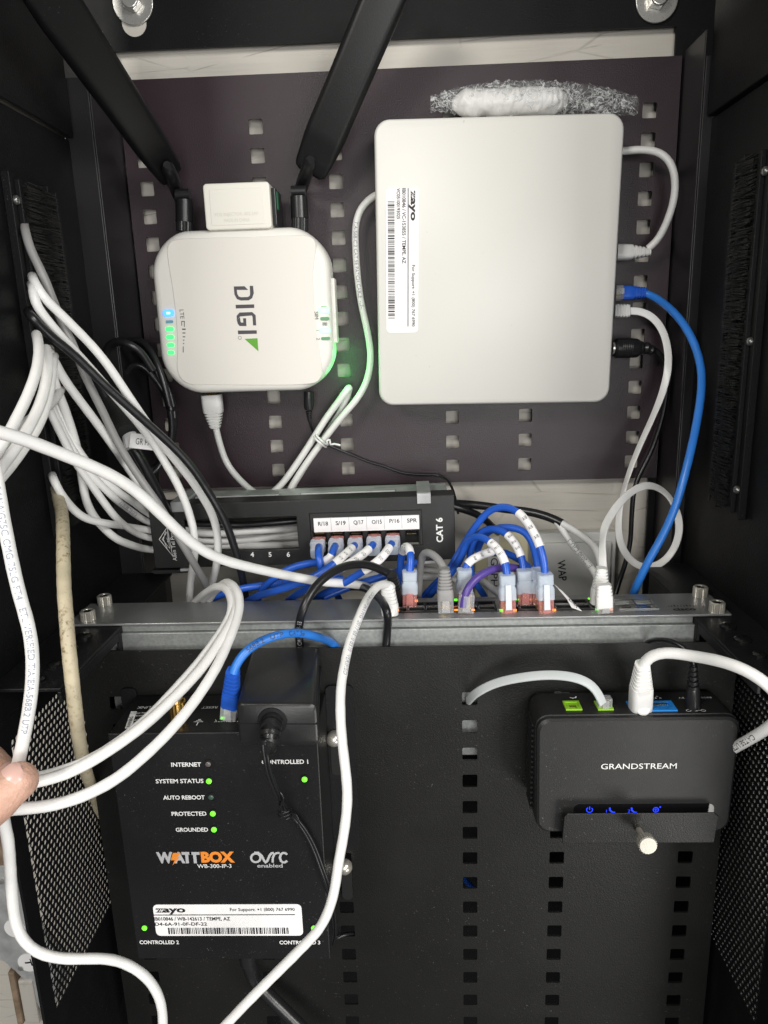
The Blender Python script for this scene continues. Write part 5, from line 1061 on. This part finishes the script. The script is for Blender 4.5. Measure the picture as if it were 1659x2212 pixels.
# ---- plugs standing in the switch
def frost_plug(o, base, top, k=1, red=True, latch=False):
    A, B = up_from(*base, *top); T = B-A; plug(o, A-T*.06, A+T*.40, TOCAM, 'redclear' if red else 'clearp', .0112, .008)
    mb = MB(); loft(mb, A+T*.34, B, [(0, .0126, .0100), (.42, .0126, .0100), (.58, .0100, .0086), (.60, .0115, .0096), (.97, .0115, .0096), (1, .0105, .0086)], TOCAM, 3, .2); mb.build('plug_boot', 'frost', o, smooth=30)
    if latch: mb = MB(); loft(mb, A+T*.05+TOCAM*.0062, A+T*.72+TOCAM*.0058, [(0, .0046, .0012), (1, .0042, .0012)], TOCAM, 2, .2); mb.build('latch_cover', 'latch', o)
    return B
R0 = [
 ((885, 1304), (885, 1233), [(885, 1240, .562), (886, 1222, .563), (888, 1205, .563), (886, 1186, .567), (879, 1177, .574), (871, 1184, .582), (866, 1210, .588), (864, 1250, .592), (864, 1290, .60), (866, 1340, .62)], 'blue labelled cable in the leftmost frosted plug, arching back down behind', (.17, .36), '23', False),
 ((1003, 1303), (1003, 1229), [(1003, 1236, .562), (1005, 1226, .563), (1012, 1213, .563), (1026, 1205, .564), (1048, 1195, .568), (1070, 1191, .575), (1094, 1195, .583), (1124, 1210, .59), (1150, 1233, .597), (1168, 1262, .60), (1180, 1310, .615)], 'blue cable with the WAP label beside the purple cable', (.12, .32), 'WAP', False),
 ((1097, 1319), (1095, 1240), [(1095, 1245, .548), (1095, 1230, .549), (1089, 1206, .551), (1074, 1183, .555), (1051, 1165, .562), (1030, 1157, .57), (1012, 1164, .578), (1003, 1184, .585), (993, 1213, .59), (975, 1238, .595), (950, 1262, .60), (929, 1285, .605), (905, 1330, .62)], 'blue cable in the front frosted plug, smallest of the three arches', (.09, .23), 'M11', True),
 ((1133, 1303), (1132, 1231), [(1132, 1238, .56), (1131, 1222, .561), (1123, 1192, .563), (1106, 1163, .567), (1087, 1146, .573), (1066, 1141, .58), (1040, 1147, .588), (1021, 1170, .595), (1014, 1210, .60), (1022, 1252, .606), (1046, 1285, .615), (1060, 1330, .63)], 'blue cable in the rear frosted plug, middle of the three arches', (.10, .24), 'B16', False),
 ((1179, 1319), (1177, 1239), [(1177, 1245, .548), (1177, 1228, .548), (1173, 1205, .549), (1167, 1180, .551), (1158, 1160, .553), (1142, 1132, .558), (1119, 1105, .565), (1087, 1094, .574), (1057, 1102, .583), (1030, 1133, .59), (1008, 1166, .595), (988, 1200, .598), (972, 1229, .60), (942, 1261, .605), (916, 1287, .61), (890, 1340, .63)], 'blue labelled cable in the right frosted plug, tallest arch of all', (.12, .26), 'A18', True),
]
for base, top, pts, lb, sl_, tx, lt in R0:
    pts = [(a_, b_, c_+(-.001 if lt else .005)) for a_, b_, c_ in pts]
    o = cable('patch_cable', pts, .0029, 'cb', lb, 'patch cable', GB); frost_plug(o, base, top, latch=lt); sleeve(o, *sl_, tx)
o = cable('patch_cable', [(1163, 1234, 0.568), (1160, 1215, 0.57), (1152, 1178, 0.577), (1138, 1150, 0.582), (1114, 1139, 0.587), (1088, 1138, 0.592), (1050, 1150, 0.602), (1030, 1190, 0.612)], .0029, 'cb', 'blue cable mostly hidden behind the tallest arch', 'patch cable', GB); frost_plug(o, (1166, 1303), (1164, 1228))
o = cable('patch_cable', [(1000, 1310, 0.55), (1001, 1298, 0.548), (1008, 1274, 0.547), (1026, 1250, 0.549), (1054, 1233, 0.554), (1088, 1225, 0.562), (1120, 1228, 0.572), (1145, 1240, 0.58), (1160, 1258, 0.592), (1170, 1310, 0.612)], .0030, 'cp', 'purple cable curving right from its clear plug', 'patch cable'); A, B = up_from(1006, 1321, 1008, 1281); plug(o, A, B, TOCAM, 'clearp', .0117, .008)
o = cable('patch_cable', [(960, 1232, 0.552), (957, 1222, 0.553), (944, 1203, 0.557), (927, 1192, 0.564), (916, 1193, 0.572), (909, 1212, 0.58), (906, 1250, 0.587), (903, 1290, 0.597), (900, 1340, 0.617)], .0030, 'cg', 'grey cable with a ribbed grey boot standing in the switch', 'patch cable')
A, B = up_from(963, 1321, 960, 1227); T = B-A; plug(o, A, A+T*.32, TOCAM); boot(o, A+T*.28, B, .0125, .0080, .0095, .0075, 'cg', TOCAM, 7, .30)
# white hooded boot plus the long white cable falling in front
oM = cable('network_cable', [(846, 1268, 0.552), (839, 1262, 0.546), (826, 1261, 0.538), (812, 1269, 0.528), (799, 1285, 0.518), (783, 1315, 0.494), (768, 1351, 0.483), (754, 1390, 0.473), (745, 1431, 0.463), (738, 1470, 0.455), (735, 1506, 0.448), (737, 1581, 0.438), (745, 1651, 0.432), (750, 1700, 0.43), (750, 1740, 0.43), (743, 1799, 0.43), (732, 1859, 0.432), (719, 1939, 0.436), (695, 1999, 0.44), (650, 2049, 0.444), (590, 2109, 0.448), (530, 2169, 0.452), (488, 2214, 0.456), (430, 2275, 0.46)], .0030, 'cw', 'long white cable hanging from the white hooded plug down over the power box', 'network cable', wob=.02)
printed(oM, 'CAT.5e  UTP 24AWG  2017 0310 0310  VERIFIED', .10, .0026, flip=False, m='jink', ang=.5)
A, B = up_from(843, 1327, 843, 1258); mb = MB(); T = B-A; loft(mb, A, B+V((-.002, 0, 0)), [(0, .0125, .010), (.3, .0135, .011)]+ribs(.32, .86, 5, .0128, .0100, .0105, .009, .86)+[(.95, .0085, .008), (1, .005, .005)], TOCAM, 3, .35); mb.build('plug_boot', 'cw', oM, smooth=35)
mb = MB(); mb.lathe(A+T*.12+TOCAM*.005, TOCAM, [(0, .0042), (.0015, .0040), (.0025, .002)], 16); mb.build('latch_hood', 'cw', oM, smooth=50)
o = cable('network_cable', [(848, 1242, 0.562), (836, 1238, 0.56), (810, 1224, 0.551), (773, 1218, 0.541), (736, 1226, 0.531), (701, 1247, 0.521), (672, 1279, 0.514), (654, 1317, 0.51), (646, 1350, 0.52), (646, 1376, -0.1895), (648, 1400, -0.1885), (652, 1450, -0.188), (655, 1500, -0.188)], .0031, 'ck', 'black printed cable looping over the switch to a black boot', 'network cable'); printed(o, '24 AWG   TYPE CM (UL)   E164469-B3', .06, .0031, flip=True, m='greylogo')
boot(o, *(lambda q: (q[0], q[1]))((atz(858, 1300, ZS), cp(846, 1240, .556))), .0110, .0075, .010, .0075, 'brubber', TOCAM, 5, .5)
cable('network_cable', [(690, 1300, 0.631), (702, 1287, 0.621), (731, 1273, 0.611), (768, 1267, 0.596), (798, 1275, 0.567), (823, 1295, 0.544), (836, 1321, 0.525), (838, 1345, -0.194), (836, 1370, -0.1895), (834, 1398, -0.1885), (828, 1440, -0.188), (820, 1500, -0.188)], .0031, 'ck', 'black cable arching from behind the switch down over its grey face', 'network cable')
o = cable('network_cable', [(1300, 1232, 0.579), (1297, 1215, 0.585), (1288, 1186, 0.597), (1268, 1165, 0.612), (1241, 1146, 0.624), (1214, 1130, 0.632), (1186, 1117, 0.637), (1146, 1106, 0.644), (1093, 1100, 0.652), (1040, 1092, 0.657), (988, 1088, 0.662), (940, 1085, 0.667)], .0030, 'cgw', 'pale cable from the rear right switch port joining a black sheath', 'network cable')
path, r = CABLES[o.name]; k0 = int(len(path)*.37); mb = MB(); tube(mb, path[k0:], .0037, 12); mb.build('sheath', 'ck', o, smooth=60)
A, B = up_from(1294, 1303, 1300, 1226); boot(o, A, B, .0135, .0080, .010, .0075, 'cw', TOCAM, 7, .40)
o = cable('network_cable', [(1296, 1262, .60), (1284, 1234, .61), (1268, 1216, .618), (1247, 1190, .625), (1226, 1163, .63), (1211, 1138, .633), (1200, 1124, .634)], .0030, 'cgw', 'pale printed cable hanging under the black sheath before the WAP box', 'network cable'); printed(o, 'E172030 C(UL)', .25, .0036)
cable('coaxial_cable', [(975, 1092, .655), (988, 1097, .655), (1019, 1106, .66), (1046, 1121, .67), (1064, 1138, .68), (1075, 1150, .70)], .0033, 'ck', 'short black cable dipping behind the blue arches towards the beige box', 'cable')
tg = thing('paper_tag', 'white folded paper flag lying over the empty switch ports', 'tag')
q4 = [cp(*p) for p in ((1196, 1261, .556), (1214, 1276, .552), (1258, 1321, .535), (1235, 1313, .537), (1226, 1296, .543))]
mb = MB(); nn = TOCAM.normalized()*.0003; mb.add(q4+[p-nn for p in q4], [(0, 1, 2, 3, 4), (9, 8, 7, 6, 5)]+[(i, (i+1) % 5, 5+(i+1) % 5, 5+i) for i in range(5)]); st = mb.build('sheet', 'paper', tg)
f4 = Fr(q4[4]+nn, q4[2]-q4[1], q4[1]-q4[4]); f4.n = TOCAM.normalized(); mb = MB(); text(mb, 'OAK', f4, -.001, .0012, .0035, width=.0105, w=.0003); mb.build('lettering', 'ink', st)

# ---- lower section cables
o = cable('patch_cable', [(504, 1455, 0.487), (507, 1440, 0.487), (525, 1411, 0.488), (560, 1386, 0.49), (600, 1372, 0.493), (645, 1367, 0.507), (690, 1377, 0.523), (720, 1391, -0.1875), (735, 1408, -0.186), (745, 1440, -0.186)], .0031, 'cb2', 'bright blue printed cable arching from the power box over the plate edge', 'patch cable', GB); printed(o, '568B.2   UTP   CAT.5e', .14, .0032, m='dgrey')
A = atz(495, 1551, ZT); B = cp(503, 1450, .487); T = B-A; plug(o, A, A+T*.34, TOCAM); boot(o, A+T*.30, B, .0122, .0088, .010, .0085, 'cb', TOCAM, 6, .36)
fp = [(1006, 1520, .568), (1011, 1515, .555), (1030, 1496, .535), (1070, 1476, .525), (1130, 1463, .515), (1190, 1458, .508), (1240, 1463, .503), (1272, 1475, .502), (1292, 1496, .502), (1302, 1520, .503)]
path = smooth_pts(spline([cp(*p) for p in fp], .003), 4); mb = MB(); ribbon(mb, path, .0066, .0024, [(0, (-.6, -.8, .3)), (.15, (-.5, -.8, .5)), (.45, (-.1, -.75, .75)), (.7, (.1, -.75, .7)), (.85, (.5, -.7, .4)), (1, (.5, -.85, .2))]); o = mb.build('flat_cable', 'cflat', smooth=50); tag(o, 'pale grey flat phone cord from a plate hole to the second lime port', 'phone cord')
CABLES[o.name] = (path, .0024); A = atz(1305, 1533, zt_+.0002) if False else atz(1305, 1528, GC.O.z+gh/2); plug(o, A-V((0, 0, .004)), A+V((0, 0, .008)), TOCAM, 'clearp', .0098, .007)
o = cable('network_cable', [(1388, 1440, 0.487), (1394, 1429, 0.485), (1408, 1413, 0.482), (1440, 1409, 0.477), (1495, 1417, 0.468), (1555, 1428, 0.452), (1610, 1447, 0.44), (1655, 1475, 0.434), (1685, 1510, 0.436), (1685, 1545, 0.468), (1660, 1572, 0.478), (1635, 1588, 0.487), (1605, 1605, 0.5), (1570, 1625, 0.52)], .0037, 'cw', 'thick white cable arching right out of the blue port of the phone adapter', 'network cable', n=14); printed(o, 'CAT5E UTP', .80, .0036, m='dgrey')
A = atz(1383, 1531, GC.O.z+gh/2); B = cp(1388, 1434, .486); boot(o, A, B, .0150, .0088, .0125, .0085, 'cw', TOCAM, 7, .50)
T = B-A; mb = MB(); loft(mb, A+T*.24+TOCAM*.0066, A+T*.46+TOCAM*.0066, [(0, .0078, .0014), (1, .0078, .0014)], TOCAM, 2, .2); mb.lathe(A+T*.06+TOCAM*.0055, TOCAM, [(0, .0050), (.0012, .0048), (.0026, .0028)], 18); mb.build('latch_hood', 'cw', o, smooth=40)
o = cable('power_lead', [(1498, 1436, 0.502), (1498, 1428, 0.502), (1487, 1405, 0.503), (1462, 1387, 0.507), (1430, 1381, 0.517), (1396, 1388, -0.1885), (1370, 1410, -0.187)], .0016, 'ck', 'thin black power lead plugged into the right end of the phone adapter', 'power cord', n=8)
A = atz(1496, 1532, GC.O.z+gh/2); B = cp(1498, 1434, .502); T = B-A; mb = MB(); loft(mb, A, A+T*.48, [(0, .0092, .0092), (.12, .0096, .0096), (.9, .0092, .0092), (1, .0078, .0078)], TOCAM, 4, .48); loft(mb, A+T*.48, B, ribs(0, 1, 5, .0080, .0050, .0080, .0050, .62), TOCAM, 3, .4); mb.build('barrel_plug', 'brubber', o, smooth=30)
cable('power_lead', [GRIP-V((0, 0, .018)), GRIP-V((-.001, 0, .034)), (556, 2125, .598), (580, 2150, .596), (620, 2190, .594), (660, 2230, .592), (700, 2290, .59)], .0055, 'brubber', 'thick black power cord leaving the bottom of the power box', 'power cord', n=14)
# front loop held between finger and thumb
GF_ = 'white cables held by the hand'
white([(410, 1312, 0.605), (425, 1296, 0.593), (446, 1279, 0.55), (470, 1267, 0.512), (489, 1272, 0.497), (500, 1296, 0.483), (500, 1322, 0.473), (486, 1352, 0.462), (470, 1376, 0.454), (430, 1430, 0.438), (380, 1487, 0.42), (325, 1545, 0.405), (250, 1607, 0.388), (180, 1648, 0.376), (120, 1670, 0.37), (75, 1680, 0.367), (30, 1690, 0.37), (-20, 1700, 0.375)], 'white cable of the held loop, uppermost strand', 'cw', .0027, GF_)
white([(425, 1316, 0.605), (440, 1295, 0.593), (462, 1276, 0.548), (485, 1267, 0.51), (503, 1276, 0.495), (511, 1296, 0.483), (509, 1320, 0.472), (497, 1350, 0.46), (480, 1378, 0.45), (440, 1438, 0.432), (380, 1503, 0.414), (310, 1568, 0.396), (240, 1618, 0.382), (179, 1655, 0.373), (119, 1681, 0.366), (74, 1690, 0.363), (20, 1697, 0.366), (-20, 1702, 0.37)], 'white cable of the held loop, middle strand', 'cw', .0030, GF_)
white([(440, 1320, 0.605), (455, 1290, 0.59), (476, 1266, 0.54), (496, 1260, 0.503), (512, 1275, 0.488), (518, 1300, 0.477), (515, 1325, 0.468), (503, 1362, 0.455), (485, 1405, 0.442), (465, 1446, 0.43), (415, 1522, 0.412), (350, 1597, 0.394), (298, 1645, 0.384), (258, 1678, 0.377), (198, 1712, 0.37), (139, 1734, 0.365), (79, 1745, 0.362), (30, 1747, 0.362), (8, 1752, 0.365), (8, 1775, 0.372), (16, 1805, 0.378), (21, 1856, 0.388), (24, 1905, 0.396), (28, 1950, 0.402), (32, 1985, 0.407), (42, 2018, 0.41), (62, 2048, 0.412), (95, 2065, 0.414), (135, 2071, 0.418), (180, 2071, 0.424), (220, 2070, 0.43), (255, 2075, 0.437), (289, 2090, 0.443), (319, 2113, 0.449), (339, 2142, 0.454), (349, 2172, 0.459), (352, 2210, 0.464), (350, 2260, 0.47)], 'lowest strand of the held loop, turning down the left edge', 'cw', .0030, GF_, wob=.02)
oV = white([(-12, 1010, .335), (-4, 1050, .335), (4, 1106, .336), (13, 1150, .337), (28, 1225, .339), (45, 1296, .341), (60, 1345, .343), (68, 1385, .344), (71, 1456, .347), (66, 1510, .350), (58, 1560, .353), (48, 1610, .357), (38, 1655, .362), (25, 1690, .37), (5, 1705, .375)], 'white printed cable hanging down the far left edge into the fingers', 'cw', .0031, GF_)
printed(oV, '24AWG75C CMG 75LG FT4   ETL VERIFIED TIA/EIA-568B.2 UTP', .05, .0029, m='jink', ang=-.15, kx=1.05)
printed(o5, 'ANK 055 355ELTUS CAT6', .38, .0030)
printed(oW1, 'E172 (UL) CMR 24AWG', .30, .0026, m='jink')
# bits seen through the lower plate
cable('patch_cable', [(960, 1850, .80), (1000, 1895, .79), (1030, 1930, .78), (1080, 2000, .77)], .0032, 'cb', 'blue cable glimpsed through a hole low in the plate, near its middle', 'patch cable', GB)
cable('patch_cable', [(1480, 1920, .80), (1462, 1960, .80), (1448, 2010, .80), (1440, 2080, .80)], .0032, 'cb', 'blue cable glimpsed through holes low in the plate at right', 'patch cable', GB)

# ------------------------------------------------------------------ hand at the left edge
hand = thing('person', 'thumb and fingertip of a hand pinching white cables at the left edge', 'person')
mb = MB()
def finger(pts, rad): 
    c = smooth_pts(spline([cp(*p) for p in pts], .004), 3); n = len(c); rr = []
    for i in range(n):
        t = i/(n-1)*(len(rad)-1); k = min(int(t), len(rad)-2); rr.append(rad[k]+(rad[k+1]-rad[k])*(t-k))
    e = (c[-1]-c[-2]).normalized(); R0_ = rr[-1]
    for j in range(1, 6): a = j/5*math.pi/2; c.append(c[n-1]+e*R0_*math.sin(a)); rr.append(max(.0008, R0_*math.cos(a)))
    tube(mb, c, rr, 16)
thumb = [(-170, 1860, .345), (-95, 1800, .345), (-40, 1750, .346), (5, 1712, .347), (40, 1687, .349)]
index = [(-190, 1600, .385), (-110, 1590, .39), (-55, 1625, .388), (-10, 1660, .384), (22, 1690, .382)]
finger(thumb, (.0145, .013, .0112, .0118, .0092)); finger(index, (.0115, .0105, .0098, .0095, .0078))
finger([(-200, 1650, .40), (-130, 1630, .405), (-85, 1665, .40), (-70, 1715, .395)], (.0115, .0105, .0098, .008))
finger([(-215, 1700, .41), (-150, 1690, .415), (-105, 1720, .41), (-95, 1765, .40)], (.011, .010, .0094, .0078))
finger([(-225, 1760, .41), (-165, 1755, .415), (-130, 1775, .41), (-120, 1805, .40)], (.0098, .009, .0082, .007))
PA, PB, PC = cp(-230, 1640, .385), cp(-240, 1800, .385), cp(-420, 1790, .36)
for a_, b_, r0, r1 in ((PA, PC, .020, .026), (PB, PC, .020, .026), (cp(-170, 1860, .345), PC, .0155, .024), (PA, PB, .019, .019)): tube(mb, [a_.lerp(b_, t/6) for t in range(7)], [r0+(r1-r0)*t/6 for t in range(7)], 16)
tube(mb, [PC.lerp(cp(-900, 1900, .33), t/5) for t in range(6)], [.029, .027, .027, .029, .032, .034], 18)
ho = mb.build('skin', 'skin', hand)
rm = ho.modifiers.new('remesh', 'REMESH'); rm.mode = 'VOXEL'; rm.voxel_size = .0011; rm.use_smooth_shade = True
sm = ho.modifiers.new('smooth', 'SMOOTH'); sm.factor = .5; sm.iterations = 8
def nail(c, t, nrm, w_, l_, r):
    mb = MB(); t = t.normalized(); nrm = (nrm-t*nrm.dot(t)).normalized(); s = t.cross(nrm); rows = []
    for i in range(9):
        f = i/8; ww = w_*(.82+.18*math.sin(min(1, f*1.6)*math.pi/2))*(1 if f < .8 else math.sqrt(max(.12, 1-((f-.8)/.2)**2*.75)))
        rows.append([c+t*(l_*(f-.5))+s*(r*math.sin(a))*ww/w_+nrm*(r*math.cos(a)-.0006*(1-f)-.0022*max(0, f-.5)**2*4) for a in [(-1+2*k/10)*(w_/2/r) for k in range(11)]])
    q = [p for r_ in rows for p in r_]; q += [p-nrm*.0006 for p in q]; N_ = 99
    f = [(i*11+k, i*11+k+1, (i+1)*11+k+1, (i+1)*11+k) for i in range(8) for k in range(10)]; mb.add(q, f+[tuple(v+N_ for v in g_[::-1]) for g_ in f]); return mb.build('nail', 'nail', hand, smooth=60)
tc_ = cp(38, 1684, .349); td = cp(60, 1672, .350)-cp(5, 1712, .347); nail(tc_, td, (CAM-tc_).normalized()+UP*.75, .0115, .0125, .0092)
ic_ = cp(22, 1680, .381); idr = cp(45, 1700, .380)-cp(-20, 1655, .384); nail(ic_, idr, (CAM-ic_).normalized()*.4+UP*1.0, .0085, .0095, .0078)

# ------------------------------------------------------------------ outside the cabinet at lower left
jb = thing('electrical_plate', 'grey galvanised plate with two round stickers on the wall at lower left', 'metal plate')
YP = .0
P = lambda px, py: (lambda q: (q.x, q.z))(at(px, py, YP))
mb = MB(); mb.prism([P(-40, 1865), P(2, 1866), P(26, 1880), P(60, 1990), P(140, 2080), P(120, 2150), P(90, 2190), P(52, 2118), P(8, 2078), P(-40, 2060)], -.0127, 0, front((0, 0, 0))); mb.build('plate', 'zinc', jb, bevel=.002)
mb = MB(); 
for px, py in ((33, 2004), (62, 2078)):
    u, v = P(px, py); m_ = MB(); m_.prism(disc(u, v, .0125, 30), .0001, .0012, front((0, 0, 0))); st = m_.build('sticker', 'paper', jb)
    f5 = Fr((u-.003, 0, v+.003), (.12, 0, -1), (1, 0, .12)); f5.n = V((0, -1, 0)); m_ = MB(); text(m_, 'T' if px > 50 else 'I', f5, -.002, -.001, .008, width=.010 if px > 50 else .0022, w=.0014, bold=.02); m_.build('lettering', 'ink', st)
for px, py in ((2, 1903), (46, 2090)):
    u, v = P(px, py); m_ = MB(); m_.lathe((u, -.0002, v), (0, -1, 0), [(0, .0035), (.002, .003), (.0025, .001)], 14); m_.build('screw', 'steel', jb, smooth=40)
wd = thing('wood_strip', 'rough brown wooden strip standing against the wall at lower left', 'timber')
mb = MB(); a_, b_ = P(22, 2110), P(36, 2110); mb.box((a_[0], -.004, .60), (b_[0], .0128, b_[1]+.01)); mb.build('stick', 'wood', wd, bevel=.002); mb = MB(); mb.box((b_[0]+.001, -.002, .60), (P(70, 2110)[0], .0128, b_[1]-.004)); mb.build('board', 'wall', wd, bevel=.002); mb = MB(); mb.box((P(-12, 1800)[0], -.004, P(0, 1866)[1]), (P(14, 1800)[0], .0128, P(0, 1760)[1])); mb.build('stick', 'wood', wd, bevel=.002)

# lit lamps of the gear: router side light on the cable
q = at(739, 812, -.030); led_lamp(q, .016, (.05, 1, .15), .003); q = at(744, 765, -.030); led_lamp(q, .012, (.05, 1, .15), .003)
